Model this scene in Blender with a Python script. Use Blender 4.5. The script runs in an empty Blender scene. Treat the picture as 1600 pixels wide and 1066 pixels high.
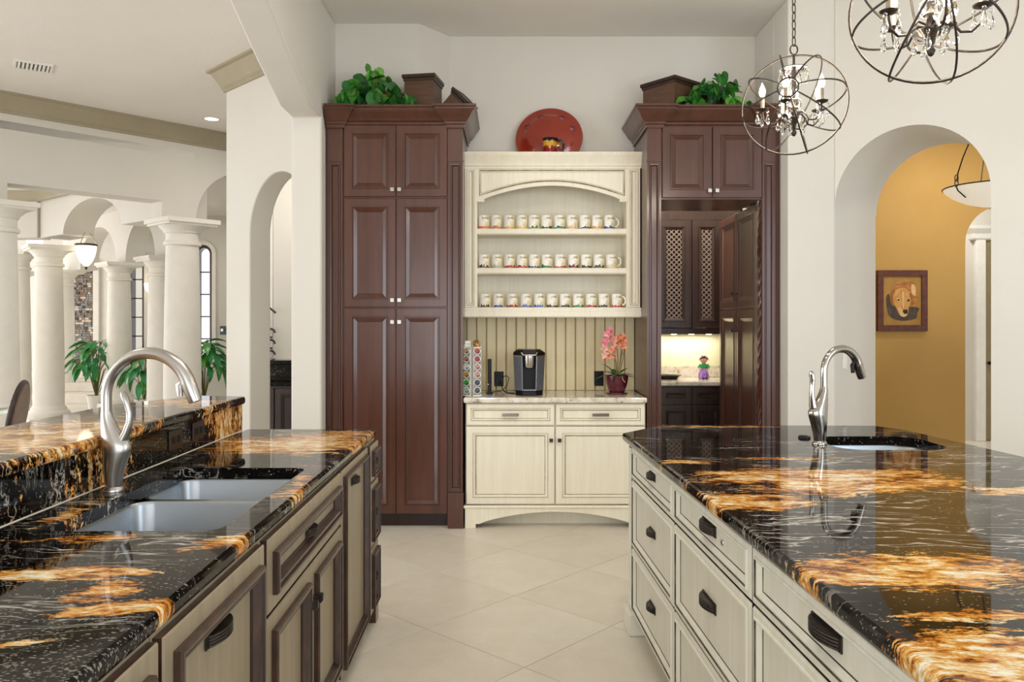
import bpy, bmesh, math, random
from mathutils import Vector, Matrix
R = random.Random(11)
sc = bpy.context.scene
COL = sc.collection
PI = math.pi
rad = math.radians

# ------------------------------------------------------------------ camera, world, lights, exposure
cam = bpy.data.cameras.new('camera'); cam_o = bpy.data.objects.new('camera', cam); COL.objects.link(cam_o)
cam_o.location = (0, 0, 1.48); cam_o.rotation_euler = (PI/2, 0, 0)
cam.sensor_width = 36; cam.lens = 28.035; cam.shift_x = 0.00125; cam.shift_y = -0.0175
cam.clip_start = 0.02; cam.clip_end = 200
sc.camera = cam_o
sc.view_settings.view_transform = 'Standard'; sc.view_settings.look = 'None'
sc.view_settings.gamma = 1; sc.view_settings.use_curve_mapping = False
sc.view_settings.exposure = 0.20
w = bpy.data.worlds.new('sky'); sc.world = w; w.use_nodes = True
w.node_tree.nodes['Background'].inputs[0].default_value = (0.93, 0.97, 1.0, 1)
w.node_tree.nodes['Background'].inputs[1].default_value = 1.05

def area(name, loc, rot, sx, sy, power, col=(1, 1, 1)):
    l = bpy.data.lights.new(name, 'AREA'); l.shape = 'RECTANGLE'; l.size = sx; l.size_y = sy
    l.energy = power; l.color = col
    o = bpy.data.objects.new(name, l); COL.objects.link(o); o.location = loc; o.rotation_euler = rot
    return o
# daylight from the tall windows behind the photographer and on the right
area('window_daylight_back', (0.6, -3.2, 1.35), (rad(90), 0, 0), 5.0, 2.4, 95, (0.95, 0.98, 1.0))
area('window_daylight_right', (4.4, 0.0, 1.9), (rad(90), 0, rad(58)), 1.6, 2.6, 60, (0.72, 0.85, 1.0))
area('window_daylight_family_left', (-8.0, -0.8, 1.55), (rad(90), 0, rad(-82)), 5.5, 2.7, 260, (0.86, 0.92, 1.0))
area('window_daylight_family_room', (-10.5, 5.0, 1.3), (rad(90), 0, rad(-75)), 5.0, 2.4, 120, (0.97, 0.98, 1.0))
area('window_daylight_entry', (-12.8, 13.0, 1.5), (rad(90), 0, rad(-95)), 4.0, 2.6, 170, (0.98, 0.98, 1.0))
# fill lights added under the ceilings of kitchen, side rooms, entry and hall
def ceiling_fill(x, y, z=3.75, p=14, col=(1, 0.95, 0.88), s=0.16):
    area('ceiling_fill_light', (x, y, z), (0, 0, 0), s, s, p, col)
for x, y in ((-0.3, 2.4), (0.6, 2.8), (0.1, 4.2)): ceiling_fill(x, y, 3.75, 9)
ceiling_fill(-3.2, 3.4, 3.75, 12)
for x, y in ((-6.0, 11.2), (-7.6, 15.6), (-4.9, 12.9), (-9.0, 13.0), (-7.5, 10.0)): ceiling_fill(x, y, 3.38, 10)
ceiling_fill(-2.3, 8.6, 3.7, 22)
ceiling_fill(4.2, 6.9, 3.4, 26); ceiling_fill(5.2, 9.2, 3.4, 25)
area('undercabinet_strip_light', (1.72, 7.78, 1.362), (0, 0, 0), 0.6, 0.05, 3.0, (1, 0.94, 0.80))
ceiling_fill(1.42, 7.0, 3.4, 28)  # added to brighten the pantry passage and its cupboard doors

# ------------------------------------------------------------------ materials
def srgb(h):
    h = h.lstrip('#'); o = []
    for i in (0, 2, 4):
        c = int(h[i:i+2], 16)/255
        o.append(c/12.92 if c <= 0.04045 else ((c+0.055)/1.055)**2.4)
    return (*o, 1)
def new_mat(name):
    m = bpy.data.materials.new(name); m.use_nodes = True
    return m, m.node_tree, m.node_tree.nodes['Principled BSDF']
def N(nt, t, ins=None, **props):
    n = nt.nodes.new('ShaderNode'+t)
    for k, v in props.items(): setattr(n, k, v)
    for k, v in (ins or {}).items():
        s = n.inputs[k]
        if isinstance(v, tuple) and len(v) == 2 and hasattr(v[0], 'outputs'): nt.links.new(v[0].outputs[v[1]], s)
        else: s.default_value = v
    return n
def ramp(nt, src, stops, out='Fac'):
    r = nt.nodes.new('ShaderNodeValToRGB'); nt.links.new(src[0].outputs[src[1]], r.inputs[0])
    e = r.color_ramp.elements
    while len(e) < len(stops): e.new(0.5)
    for el, (p, c) in zip(e, stops):
        el.position = p; el.color = c if isinstance(c, tuple) else (c, c, c, 1)
    return r
def mixc(nt, fac, a, b, mode='MIX'):
    n = nt.nodes.new('ShaderNodeMix'); n.data_type = 'RGBA'; n.blend_type = mode
    for s, v in ((n.inputs[0], fac), (n.inputs[6], a), (n.inputs[7], b)):
        if isinstance(v, tuple) and len(v) == 2 and hasattr(v[0], 'outputs'): nt.links.new(v[0].outputs[v[1]], s)
        else: s.default_value = v
    return n
def math_(nt, op, a, b=0.0, clamp=False):
    n = nt.nodes.new('ShaderNodeMath'); n.operation = op; n.use_clamp = clamp
    for s, v in ((n.inputs[0], a), (n.inputs[1], b)):
        if isinstance(v, tuple): nt.links.new(v[0].outputs[v[1]], s)
        else: s.default_value = v
    return n
def M(name, hexc, rough=0.5, metal=0.0, hex2=None, scale=6.0, stretch=(1, 1, 1), detail=4, lo=0.35, hi=0.65,
      bump=0.0, bscale=80.0, spec=0.5, emit=0.0, coat=0.0):
    m, nt, b = new_mat(name)
    b.inputs['Roughness'].default_value = rough; b.inputs['Metallic'].default_value = metal
    b.inputs['Specular IOR Level'].default_value = spec; b.inputs['Coat Weight'].default_value = coat
    b.inputs['Coat Roughness'].default_value = 0.12
    tc = N(nt, 'TexCoord')
    if hex2:
        mp = N(nt, 'Mapping', {'Vector': (tc, 'Object'), 'Scale': stretch})
        no = N(nt, 'TexNoise', {'Vector': (mp, 0), 'Scale': scale, 'Detail': detail, 'Roughness': 0.6})
        r = ramp(nt, (no, 0), [(lo, srgb(hexc)), (hi, srgb(hex2))])
        nt.links.new(r.outputs[0], b.inputs['Base Color'])
    else: b.inputs['Base Color'].default_value = srgb(hexc)
    if bump:
        nb = N(nt, 'TexNoise', {'Vector': (tc, 'Object'), 'Scale': bscale, 'Detail': 3})
        bp = N(nt, 'Bump', {'Height': (nb, 0), 'Strength': bump, 'Distance': 0.004})
        nt.links.new(bp.outputs[0], b.inputs['Normal'])
    if emit:
        b.inputs['Emission Color'].default_value = srgb(hexc); b.inputs['Emission Strength'].default_value = emit
    return m

def granite(name, blobs=(), veins=(), specks=(), sbias=0.0, hshift=-0.035, vlo=0.50, bias=0.0, stretch=(1.0, 2.4, 1.0), seed=0.0, wx='Object'):
    """polished black granite with gold and cream clouds lying at given places, white veins and specks"""
    m, nt, b = new_mat(name)
    tc = N(nt, 'TexCoord')
    base = N(nt, 'Mapping', {'Vector': (tc, wx), 'Location': (seed, seed*1.7, seed*0.6)})
    wn = N(nt, 'TexNoise', {'Vector': (base, 0), 'Scale': 2.6, 'Detail': 3, 'Roughness': 0.5})
    wv = N(nt, 'VectorMath', {0: (wn, 'Color'), 1: (0.5, 0.5, 0.5)}, operation='SUBTRACT')
    ws = N(nt, 'VectorMath', {0: (wv, 0), 3: 0.20}, operation='SCALE')
    wp = N(nt, 'VectorMath', {0: (base, 0), 1: (ws, 0)}, operation='ADD')
    raw = N(nt, 'VectorMath', {0: (tc, wx), 1: (ws, 0)}, operation='ADD')
    st = N(nt, 'Mapping', {'Vector': (wp, 0), 'Rotation': (0, 0, rad(6)), 'Scale': stretch})
    big = N(nt, 'TexNoise', {'Vector': (st, 0), 'Scale': 2.6, 'Detail': 8, 'Roughness': 0.68})
    fine_m = N(nt, 'Mapping', {'Vector': (wp, 0), 'Rotation': (0, 0, rad(6)), 'Scale': (9, 34, 22)})
    fine = N(nt, 'TexNoise', {'Vector': (fine_m, 0), 'Scale': 1.3, 'Detail': 7, 'Roughness': 0.72})
    acc = None
    for (bx, by, sx, sy, rot, wt) in blobs:
        mp = N(nt, 'Mapping', {'Vector': (raw, 0), 'Location': (bx, by, 0), 'Rotation': (0, 0, rad(rot)), 'Scale': (sx, sy, 50)}, vector_type='TEXTURE')
        ln = N(nt, 'VectorMath', {0: (mp, 0)}, operation='LENGTH')
        f = math_(nt, 'SUBTRACT', 1.0, (ln, 'Value')); f2 = math_(nt, 'MULTIPLY', (f, 0), wt)
        f3 = math_(nt, 'MAXIMUM', (f2, 0), -0.35)
        acc = f3 if acc is None else math_(nt, 'MAXIMUM', (acc, 0), (f3, 0))
    g = math_(nt, 'ADD', (big, 0), bias)
    if acc is not None:
        a2 = math_(nt, 'MULTIPLY', (acc, 0), 0.62); g = math_(nt, 'ADD', (g, 0), (a2, 0))
    fm = math_(nt, 'SUBTRACT', (fine, 0), 0.5); fm = math_(nt, 'MULTIPLY', (fm, 0), 1.15)
    g = math_(nt, 'ADD', (g, 0), (fm, 0))
    gr = N(nt, 'TexNoise', {'Vector': (N(nt, 'Mapping', {'Vector': (wp, 0), 'Rotation': (0, 0, rad(10)), 'Scale': (0.6, 1.5, 1)}), 0), 'Scale': 60.0, 'Detail': 3, 'Roughness': 0.7})
    gr = math_(nt, 'SUBTRACT', (gr, 0), 0.5)
    g = math_(nt, 'ADD', (g, 0), (math_(nt, 'MULTIPLY', (gr, 0), 0.45), 0))
    mask = ramp(nt, (g, 0), [(0.61, 0.0), (0.67, 1.0)])
    hue = N(nt, 'TexNoise', {'Vector': (st, 0), 'Scale': 6.0, 'Detail': 9, 'Roughness': 0.8})
    hue = math_(nt, 'MULTIPLY_ADD', (hue, 0), 1.7); hue.inputs[2].default_value = -0.35
    hadd = math_(nt, 'MULTIPLY_ADD', (g, 0), 0.40); hadd.inputs[2].default_value = -0.27
    h2 = math_(nt, 'ADD', (hue, 0), (hadd, 0))
    fm2 = math_(nt, 'MULTIPLY', (fm, 0), 0.45); h2 = math_(nt, 'ADD', (h2, 0), (fm2, 0)); h2 = math_(nt, 'ADD', (h2, 0), (math_(nt, 'MULTIPLY', (gr, 0), 0.45), 0)); h2 = math_(nt, 'ADD', (h2, 0), hshift)
    gold = ramp(nt, (h2, 0), [(0.33, srgb('#4a280d')), (0.42, srgb('#a85f18')), (0.51, srgb('#cf8c38')), (0.60, srgb('#dcb066')), (0.68, srgb('#e6d3a8')), (0.78, srgb('#efe9db'))])
    dk = ramp(nt, (fine, 0), [(0.35, srgb('#070605')), (0.6, srgb('#14100d')), (0.72, srgb('#3a2c20'))])
    # white veins
    vm = N(nt, 'Mapping', {'Vector': (wp, 0), 'Rotation': (0, 0, rad(7)), 'Scale': (1.5, 13.0, 7)})
    vn = N(nt, 'TexNoise', {'Vector': (vm, 0), 'Scale': 1.7, 'Detail': 4, 'Roughness': 0.5})
    v1 = math_(nt, 'SUBTRACT', (vn, 0), 0.5); v2 = math_(nt, 'ABSOLUTE', (v1, 0))
    vr = ramp(nt, (v2, 0), [(0.003, 1.0), (0.020, 0.0)])
    vmask = N(nt, 'TexNoise', {'Vector': (base, 0), 'Scale': 4.0, 'Detail': 3})
    va = (vmask, 0)
    for (bx, by, sx, sy, rot, wt) in veins:
        mp = N(nt, 'Mapping', {'Vector': (raw, 0), 'Location': (bx, by, 0), 'Rotation': (0, 0, rad(rot)), 'Scale': (sx, sy, 50)}, vector_type='TEXTURE')
        ln = N(nt, 'VectorMath', {0: (mp, 0)}, operation='LENGTH')
        f = math_(nt, 'SUBTRACT', 1.0, (ln, 'Value'), True)
        va = (math_(nt, 'ADD', va, (math_(nt, 'MULTIPLY', (f, 0), wt), 0)), 0)
    vk = ramp(nt, va, [(vlo, 0.0), (vlo+0.16, 0.85)])
    vfac = math_(nt, 'MULTIPLY', (vr, 0), (vk, 0))
    # small pale specks
    spm = N(nt, 'TexNoise', {'Vector': (base, 0), 'Scale': 9.0, 'Detail': 3})
    spa = math_(nt, 'MULTIPLY_ADD', (spm, 0), 1.0); spa.inputs[2].default_value = -0.42+sbias
    for (bx, by, sx, sy, rot, wt) in specks:
        mp = N(nt, 'Mapping', {'Vector': (raw, 0), 'Location': (bx, by, 0), 'Rotation': (0, 0, rad(rot)), 'Scale': (sx, sy, 50)}, vector_type='TEXTURE')
        ln = N(nt, 'VectorMath', {0: (mp, 0)}, operation='LENGTH')
        f = math_(nt, 'SUBTRACT', 1.0, (ln, 'Value'), True)
        spa = math_(nt, 'ADD', (spa, 0), (math_(nt, 'MULTIPLY', (f, 0), wt), 0))
    jit = N(nt, 'VectorMath', {0: (N(nt, 'TexNoise', {'Vector': (base, 0), 'Scale': 60.0, 'Detail': 1}), 'Color'), 3: 0.010}, operation='SCALE')
    vp = N(nt, 'Mapping', {'Vector': (N(nt, 'VectorMath', {0: (base, 0), 1: (jit, 0)}, operation='ADD'), 0), 'Rotation': (0, 0, rad(14)), 'Scale': (0.75, 1.35, 1)})
    sp = None
    for sc_v, rr_ in ((70.0, 0.34), (150.0, 0.42)):
        vo = N(nt, 'TexVoronoi', {'Vector': (vp, 0), 'Scale': sc_v})
        sel = N(nt, 'SeparateColor', {0: (vo, 'Color')})
        on = math_(nt, 'LESS_THAN', (sel, 0), (spa, 0))
        dt = ramp(nt, (vo, 'Distance'), [(rr_*0.5, 0.6), (rr_, 0.0)])
        q = math_(nt, 'MULTIPLY', (on, 0), (dt, 0))
        sp = q if sp is None else math_(nt, 'MAXIMUM', (sp, 0), (q, 0))
    c1 = mixc(nt, (vfac, 0), (dk, 0), srgb('#cfc8bc'))
    c2 = mixc(nt, (sp, 0), (c1, 2), srgb('#a9a49a'))
    c3 = mixc(nt, (mask, 0), (c2, 2), (gold, 0))
    nt.links.new(c3.outputs[2], b.inputs['Base Color'])
    b.inputs['Roughness'].default_value = 0.035
    b.inputs['Specular IOR Level'].default_value = 0.17
    return m

WALL = M('wall_paint_beige', '#dad4ca', 0.75, hex2='#ddd8ce', scale=1.2, bump=0.05, bscale=140)
CEIL = M('ceiling_paint_textured', '#e9e4dc', 0.9, hex2='#ece7e0', scale=2, bump=0.35, bscale=45)
CROWN = M('crown_moulding_taupe', '#a3987f', 0.55, hex2='#a99e86', scale=3)
OCHRE = M('wall_paint_ochre', '#bd954f', 0.75, hex2='#c39c58', scale=1.5, bump=0.05, bscale=120)
STONE = M('cast_stone_cream', '#ece7dd', 0.8, hex2='#e7e1d6', scale=5, detail=6, bump=0.12, bscale=60)
MARBLE = M('pale_marble', '#e6dfd2', 0.25, hex2='#dcd3c3', scale=3, detail=8)
GROUT = M('grout', '#b3a893', 0.8)
def tile_mat(nm, c1, c2):
    m, nt, b = new_mat(nm)
    tc = N(nt, 'TexCoord'); 
    n1 = N(nt, 'TexNoise', {'Vector': (tc, 'Object'), 'Scale': 5.0, 'Detail': 8, 'Roughness': 0.7})
    r1 = ramp(nt, (n1, 0), [(0.35, srgb(c1)), (0.65, srgb(c2))])
    n2 = N(nt, 'TexNoise', {'Vector': (tc, 'Object'), 'Scale': 42.0, 'Detail': 3})
    r2 = ramp(nt, (n2, 0), [(0.66, 0.0), (0.74, 0.5)])
    mx = mixc(nt, (r2, 0), (r1, 0), srgb('#c3b497'))
    nt.links.new(mx.outputs[2], b.inputs['Base Color']); b.inputs['Roughness'].default_value = 0.28
    b.inputs['Specular IOR Level'].default_value = 0.35
    return m
TILES = [tile_mat('cream_limestone_tile_a', '#ddd5c5', '#e6dfd1'), tile_mat('cream_limestone_tile_b', '#d9d1c0', '#e3dbcc')]
MAHOG = M('mahogany_wood', '#472619', 0.28, hex2='#5a3427', scale=3, stretch=(5, 5, 0.6), detail=6, lo=0.3, hi=0.72, coat=0.3)
MAHOGD = M('mahogany_groove_glaze', '#24120f', 0.4, hex2='#301915', scale=8)
ESPRESSO = M('espresso_wood', '#2d1c17', 0.34, hex2='#3a2720', scale=6, stretch=(6, 6, 0.7), coat=0.2)
ESPRESSOD = M('espresso_groove', '#1a0f0c', 0.4, hex2='#241611', scale=8)
def glazed(name, c1, c2, c3):
    m, nt, b = new_mat(name)
    tc = N(nt, 'TexCoord'); mp = N(nt, 'Mapping', {'Vector': (tc, 'Object'), 'Scale': (22, 22, 1.1)})
    n1 = N(nt, 'TexNoise', {'Vector': (mp, 0), 'Scale': 1.5, 'Detail': 6, 'Roughness': 0.65})
    n2 = N(nt, 'TexNoise', {'Vector': (tc, 'Object'), 'Scale': 3.0, 'Detail': 3})
    r1 = ramp(nt, (n1, 0), [(0.3, srgb(c2)), (0.62, srgb(c1))])
    r2 = ramp(nt, (n2, 0), [(0.55, 0.0), (0.75, 0.35)])
    mx = mixc(nt, (r2, 0), (r1, 0), srgb(c3))
    nt.links.new(mx.outputs[2], b.inputs['Base Color']); b.inputs['Roughness'].default_value = 0.4
    return m
CREAM = glazed('cream_glazed_paint', '#f0e8d3', '#e8dfc8', '#ddd1b3')
BEAD = glazed('beadboard_yellow_cream', '#ecdcb2', '#e2d0a2', '#d9c592')
CREAMD = M('cream_glaze_line', '#6b5a3c', 0.5, hex2='#a3946e', scale=18, stretch=(1, 1, 1))
SAGE = glazed('pale_sage_glazed_paint', '#efecdf', '#e6e2d0', '#dad5bf')
SAGED = M('sage_dark_glaze_line', '#2c241c', 0.5, hex2='#7d7258', scale=9, lo=0.45, hi=0.7)
TAUPE = glazed('taupe_glazed_paint', '#9a8c74', '#8b7d66', '#7f725c')
TAUPED = M('dark_brown_glazed_moulding', '#2b1d17', 0.35, hex2='#4a3226', scale=10, stretch=(3, 3, 1), coat=0.3)
PEWTER = M('dark_pewter', '#3b3633', 0.38, 0.85, hex2='#524b46', scale=40)
NICKEL = M('satin_nickel', '#c9c4bb', 0.25, 1.0, hex2='#bdb7ad', scale=60)
def brushed(name, c, rough):
    m, nt, b = new_mat(name)
    tc = N(nt, 'TexCoord'); mp = N(nt, 'Mapping', {'Vector': (tc, 'Object'), 'Scale': (4, 160, 160)})
    n = N(nt, 'TexNoise', {'Vector': (mp, 0), 'Scale': 3, 'Detail': 3})
    r = ramp(nt, (n, 0), [(0.3, rough*0.93), (0.7, rough*1.07)])
    nt.links.new(r.outputs[0], b.inputs['Roughness']); b.inputs['Base Color'].default_value = srgb(c); b.inputs['Metallic'].default_value = 1
    return m
STEEL = brushed('brushed_stainless_steel', '#aab0b5', 0.32)
FAUCET = brushed('brushed_faucet_steel', '#bdb9b4', 0.30)
FAUCET2 = M('polished_faucet_nickel', '#b3aca3', 0.12, 1.0, hex2='#aaa39a', scale=30)
BLACKP = M('black_plastic', '#08080a', 0.38, hex2='#0e0e10', scale=30, spec=0.25)
CHAR = M('charcoal_metal_finish', '#74767c', 0.35, 0.6, hex2='#7d7f85', scale=40)
DARKBRN = M('dark_brown_plastic', '#1f1510', 0.3, hex2='#2a1c15', scale=20)
WHITEP = M('white_ceramic', '#efece4', 0.25, hex2='#f4f2ec', scale=9)
IRON = M('aged_iron', '#2f2822', 0.42, 0.6, hex2='#4a4038', scale=25)
def glass(name, c=(1, 1, 1, 1), rough=0.0, ior=1.45):
    m, nt, b = new_mat(name)
    b.inputs['Base Color'].default_value = c; b.inputs['Roughness'].default_value = rough
    b.inputs['Transmission Weight'].default_value = 1.0; b.inputs['IOR'].default_value = ior
    return m
CRYSTAL = glass('crystal', (1, 1, 1, 1), 0.0, 1.5)
PANE = glass('window_pane_glass', (0.93, 0.97, 1, 1), 0.0, 1.02)
BULB = M('lit_bulb', '#fff1d8', 0.4, emit=14.0)
SHADE = M('lit_lamp_glass', '#fff3dc', 0.4, emit=1.6)
DOWNL = M('lit_downlight', '#fff6e6', 0.4, emit=5.0)
LED = M('lit_led_puck', '#fff2cc', 0.4, emit=5.0)
LEAF1 = M('ivy_leaf_green', '#2f7d22', 0.35, hex2='#5aa53a', scale=30)
LEAF2 = M('ivy_leaf_dark', '#1a5220', 0.35, hex2='#2f7433', scale=30)
LEAF3 = M('glossy_leaf_green', '#1c6b39', 0.3, hex2='#3a9350', scale=8)
STEM = M('plant_stem', '#5c6b32', 0.6, hex2='#6f5a35', scale=20)

# granites; blob places are in each slab's own metres
G_ISLAND = granite('black_gold_granite_island',
    [(1.10, 2.70, 0.58, 0.30, 0, 1.15), (0.76, 2.40, 0.24, 0.16, -8, 1.0), (0.86, 1.72, 0.38, 0.15, 4, 1.1), (0.80, 1.26, 0.30, 0.17, 6, 1.2),
     (1.65, 2.55, 0.30, 0.12, 0, 0.7), (0.68, 3.08, 0.18, 0.06, 0, 0.7), (0.86, 1.45, 0.26, 0.035, 8, 0.8), (1.05, 3.15, 0.32, 0.05, 0, 0.6),
     (1.05, 4.12, 0.5, 0.05, 0, 0.8), (1.30, 1.5, 0.3, 0.12, 4, 0.8)],
    [(0.90, 2.05, 0.5, 0.24, 0, 0.7), (1.5, 3.3, 0.6, 0.4, 0, 0.25)], sbias=0.0, bias=-0.05, seed=3.1)
G_LEFT = granite('black_gold_granite_sink_counter',
    [(-0.93, 1.70, 0.22, 0.055, 4, 1.2), (-0.735, 1.52, 0.19, 0.055, 8, 1.2), (-0.82, 1.60, 0.07, 0.10, -40, 0.7), (-0.95, 3.55, 0.5, 0.38, 0, 1.1), (-0.72, 1.92, 0.07, 0.14, -30, 0.8),
     (-1.02, 1.97, 0.16, 0.05, 6, 0.8), (-0.83, 1.33, 0.09, 0.022, 4, 1.0), (-0.79, 3.86, 0.22, 0.14, 0, 0.9), (-1.24, 2.2, 0.06, 0.25, 0, 0.6), (-0.72, 2.75, 0.06, 0.3, 4, 0.5), (-1.1, 1.5, 0.05, 0.02, 0, 0.6)],
    [(-0.95, 1.95, 0.4, 0.2, 0, 0.35), (-0.9, 1.45, 0.4, 0.2, 0, 0.2)], [(-0.85, 1.1, 0.7, 0.65, 0, 0.75)], sbias=0.02, bias=-0.06, seed=7.4)
G_SPLASH = granite('black_gold_granite_splash', [(-1.335, 3.75, 0.5, 0.32, 0, 0.75), (-1.335, 2.55, 0.5, 0.28, 0, 0.35)], [(-1.33, 2.0, 0.5, 0.6, 0, 0.3)], vlo=0.62, sbias=0.0, bias=-0.02, stretch=(3, 6.0, 1.6), seed=1.3)
G_BAR = granite('black_gold_granite_bar', [(-1.5, 2.5, 0.45, 0.7, 0, 0.6), (-1.5, 3.6, 0.4, 0.3, 0, 0.5)], [(-1.5, 2.0, 0.5, 1.5, 0, 0.2)], sbias=0.0, bias=-0.02, stretch=(1.6, 2.6, 1.6), seed=5.5)
def light_granite(name):
    m, nt, b = new_mat(name)
    tc = N(nt, 'TexCoord')
    n1 = N(nt, 'TexNoise', {'Vector': (tc, 'Object'), 'Scale': 14.0, 'Detail': 7, 'Roughness': 0.7})
    r1 = ramp(nt, (n1, 0), [(0.33, srgb('#8d7a63')), (0.45, srgb('#d6cab6')), (0.62, srgb('#e6dfd2'))])
    n2 = N(nt, 'TexNoise', {'Vector': (tc, 'Object'), 'Scale': 38.0, 'Detail': 4, 'Roughness': 0.7})
    r2 = ramp(nt, (n2, 0), [(0.62, 0.0), (0.68, 0.9)])
    mx = mixc(nt, (r2, 0), (r1, 0), srgb('#4c3b33'))
    nt.links.new(mx.outputs[2], b.inputs['Base Color']); b.inputs['Roughness'].default_value = 0.08
    return m
LGRAN = light_granite('pale_speckled_granite')

# ------------------------------------------------------------------ mesh helpers
class MB:
    def __init__(s): s.v = []; s.f = []; s.m = []
    def add(s, vs, fs, mi=0, mat=None):
        o = len(s.v)
        for p in vs:
            p = Vector(p)
            s.v.append(tuple(mat @ p) if mat is not None else tuple(p))
        for f in fs: s.f.append([i+o for i in f]); s.m.append(mi)
        return s
    def box(s, x0, x1, y0, y1, z0, z1, mi=0, mat=None):
        return s.add([(x0,y0,z0),(x1,y0,z0),(x1,y1,z0),(x0,y1,z0),(x0,y0,z1),(x1,y0,z1),(x1,y1,z1),(x0,y1,z1)],
                     [(3,2,1,0),(4,5,6,7),(0,1,5,4),(1,2,6,5),(2,3,7,6),(3,0,4,7)], mi, mat)
    def prism(s, poly, axis, a, b, mi=0, mat=None):
        n = len(poly)
        def P(p, t): return {'x': (t, p[0], p[1]), 'y': (p[0], t, p[1]), 'z': (p[0], p[1], t)}[axis]
        vs = [P(p, a) for p in poly]+[P(p, b) for p in poly]
        fs = [list(range(n))[::-1], list(range(n, 2*n))]+[(i, (i+1) % n, n+(i+1) % n, n+i) for i in range(n)]
        return s.add(vs, fs, mi, mat)
    def lathe(s, prof, seg=20, c=(0, 0, 0), mi=0, mat=None, sx=1, sy=1, cap=True):
        n = len(prof); vs = []
        for k in range(seg):
            a = 2*PI*k/seg
            for (r, z) in prof: vs.append((c[0]+r*sx*math.cos(a), c[1]+r*sy*math.sin(a), c[2]+z))
        fs = []
        for k in range(seg):
            k2 = (k+1) % seg
            for i in range(n-1): fs.append((k*n+i, k2*n+i, k2*n+i+1, k*n+i+1))
        if cap and prof[0][0] > 1e-6: fs.append([k*n for k in range(seg)][::-1])
        if cap and prof[-1][0] > 1e-6: fs.append([k*n+n-1 for k in range(seg)])
        return s.add(vs, fs, mi, mat)
    def tube(s, pts, r, seg=8, closed=False, mi=0, mat=None, ell=None):
        P = [Vector(p) for p in pts]; n = len(P)
        rr = r if isinstance(r, (list, tuple)) else [r]*n
        T = []
        for i in range(n):
            a = P[(i-1) % n] if (closed or i > 0) else P[i]
            b = P[(i+1) % n] if (closed or i < n-1) else P[i]
            t = (b-a); T.append(t.normalized() if t.length > 1e-9 else Vector((0, 0, 1)))
        up = Vector((0, 0, 1)) if abs(T[0].z) < 0.9 else Vector((0, 1, 0))
        u = T[0].cross(up).normalized(); vs = []
        for i in range(n):
            u = (u-T[i]*u.dot(T[i])); u = u.normalized() if u.length > 1e-6 else T[i].orthogonal().normalized()
            v = T[i].cross(u)
            for k in range(seg):
                a = 2*PI*k/seg
                vs.append(P[i]+u*(rr[i]*math.cos(a))+v*(rr[i]*(ell or 1)*math.sin(a)))
        fs = []
        for i in range(n if closed else n-1):
            j = (i+1) % n
            for k in range(seg):
                k2 = (k+1) % seg
                fs.append((i*seg+k, i*seg+k2, j*seg+k2, j*seg+k))
        if not closed:
            fs.append(list(range(seg))[::-1]); fs.append([(n-1)*seg+k for k in range(seg)])
        return s.add(vs, fs, mi, mat)
    def ball(s, c, r, seg=12, rings=7, mi=0, sc_=(1, 1, 1), mat=None):
        pr = [(max(r*math.sin(PI*i/rings), 0), -r*math.cos(PI*i/rings)) for i in range(rings+1)]
        pr[0] = (0, -r); pr[-1] = (0, r)
        b = MB().lathe(pr, seg)
        return s.add([(c[0]+p[0]*sc_[0], c[1]+p[1]*sc_[1], c[2]+p[2]*sc_[2]) for p in b.v], b.f, mi, mat)
    def panel(s, x0, x1, z0, z1, rings, y=0.0, mat=None):
        """framed front in the xz plane facing -y; rings = (inset, y, material)"""
        vs = []; fs = []; ms = []
        for (i, d, mi) in rings: vs += [(x0+i, y+d, z0+i), (x1-i, y+d, z0+i), (x1-i, y+d, z1-i), (x0+i, y+d, z1-i)]
        for k in range(1, len(rings)):
            for j in range(4):
                a = (k-1)*4; b = k*4; j2 = (j+1) % 4
                fs.append((a+j, a+j2, b+j2, b+j)); ms.append(rings[k][2])
        l = (len(rings)-1)*4; fs.append((l, l+1, l+2, l+3)); ms.append(0)
        o = len(s.v)
        for p in vs: s.v.append(tuple(mat @ Vector(p)) if mat is not None else p)
        for f, mi in zip(fs, ms): s.f.append([i+o for i in f]); s.m.append(mi)
        return s
    def sweep(s, path, prof, closed=False, mi=0, flip=1, ends=True):
        """path of (x, y); prof of (out, z); out grows to the right of travel (flip=-1: left)"""
        n = len(path); P = [Vector((p[0], p[1])) for p in path]; vs = []; m = len(prof)
        for i in range(n):
            d1 = (P[i]-P[i-1]) if (closed or i > 0) else None
            d2 = (P[(i+1) % n]-P[i]) if (closed or i < n-1) else None
            if d1 is None: d1 = d2
            if d2 is None: d2 = d1
            d1 = d1.normalized(); d2 = d2.normalized()
            n1 = Vector((d1.y, -d1.x))*flip; n2 = Vector((d2.y, -d2.x))*flip
            b = n1+n2; b = b.normalized(); k = 1/max(b.dot(n1), 0.25)
            for (o_, z) in prof: q = P[i]+b*(o_*k); vs.append((q.x, q.y, z))
        fs = []
        for i in range(n if closed else n-1):
            j = (i+1) % n
            for k in range(m): fs.append((i*m+k, j*m+k, j*m+(k+1) % m, i*m+(k+1) % m))
        if not closed and ends: fs.append(list(range(m))); fs.append([(n-1)*m+k for k in range(m)][::-1])
        return s.add(vs, fs, mi)
    def mesh(s, name, mats, smooth=None):
        me = bpy.data.meshes.new(name); me.from_pydata(s.v, [], s.f)
        for mt in (mats if isinstance(mats, (list, tuple)) else [mats]): me.materials.append(mt)
        me.polygons.foreach_set('material_index', s.m)
        bm = bmesh.new(); bm.from_mesh(me); bmesh.ops.recalc_face_normals(bm, faces=bm.faces); bm.to_mesh(me); bm.free()
        if smooth:
            me.shade_smooth(); me.set_sharp_from_angle(angle=rad(smooth))
        me.update(); return me
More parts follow.
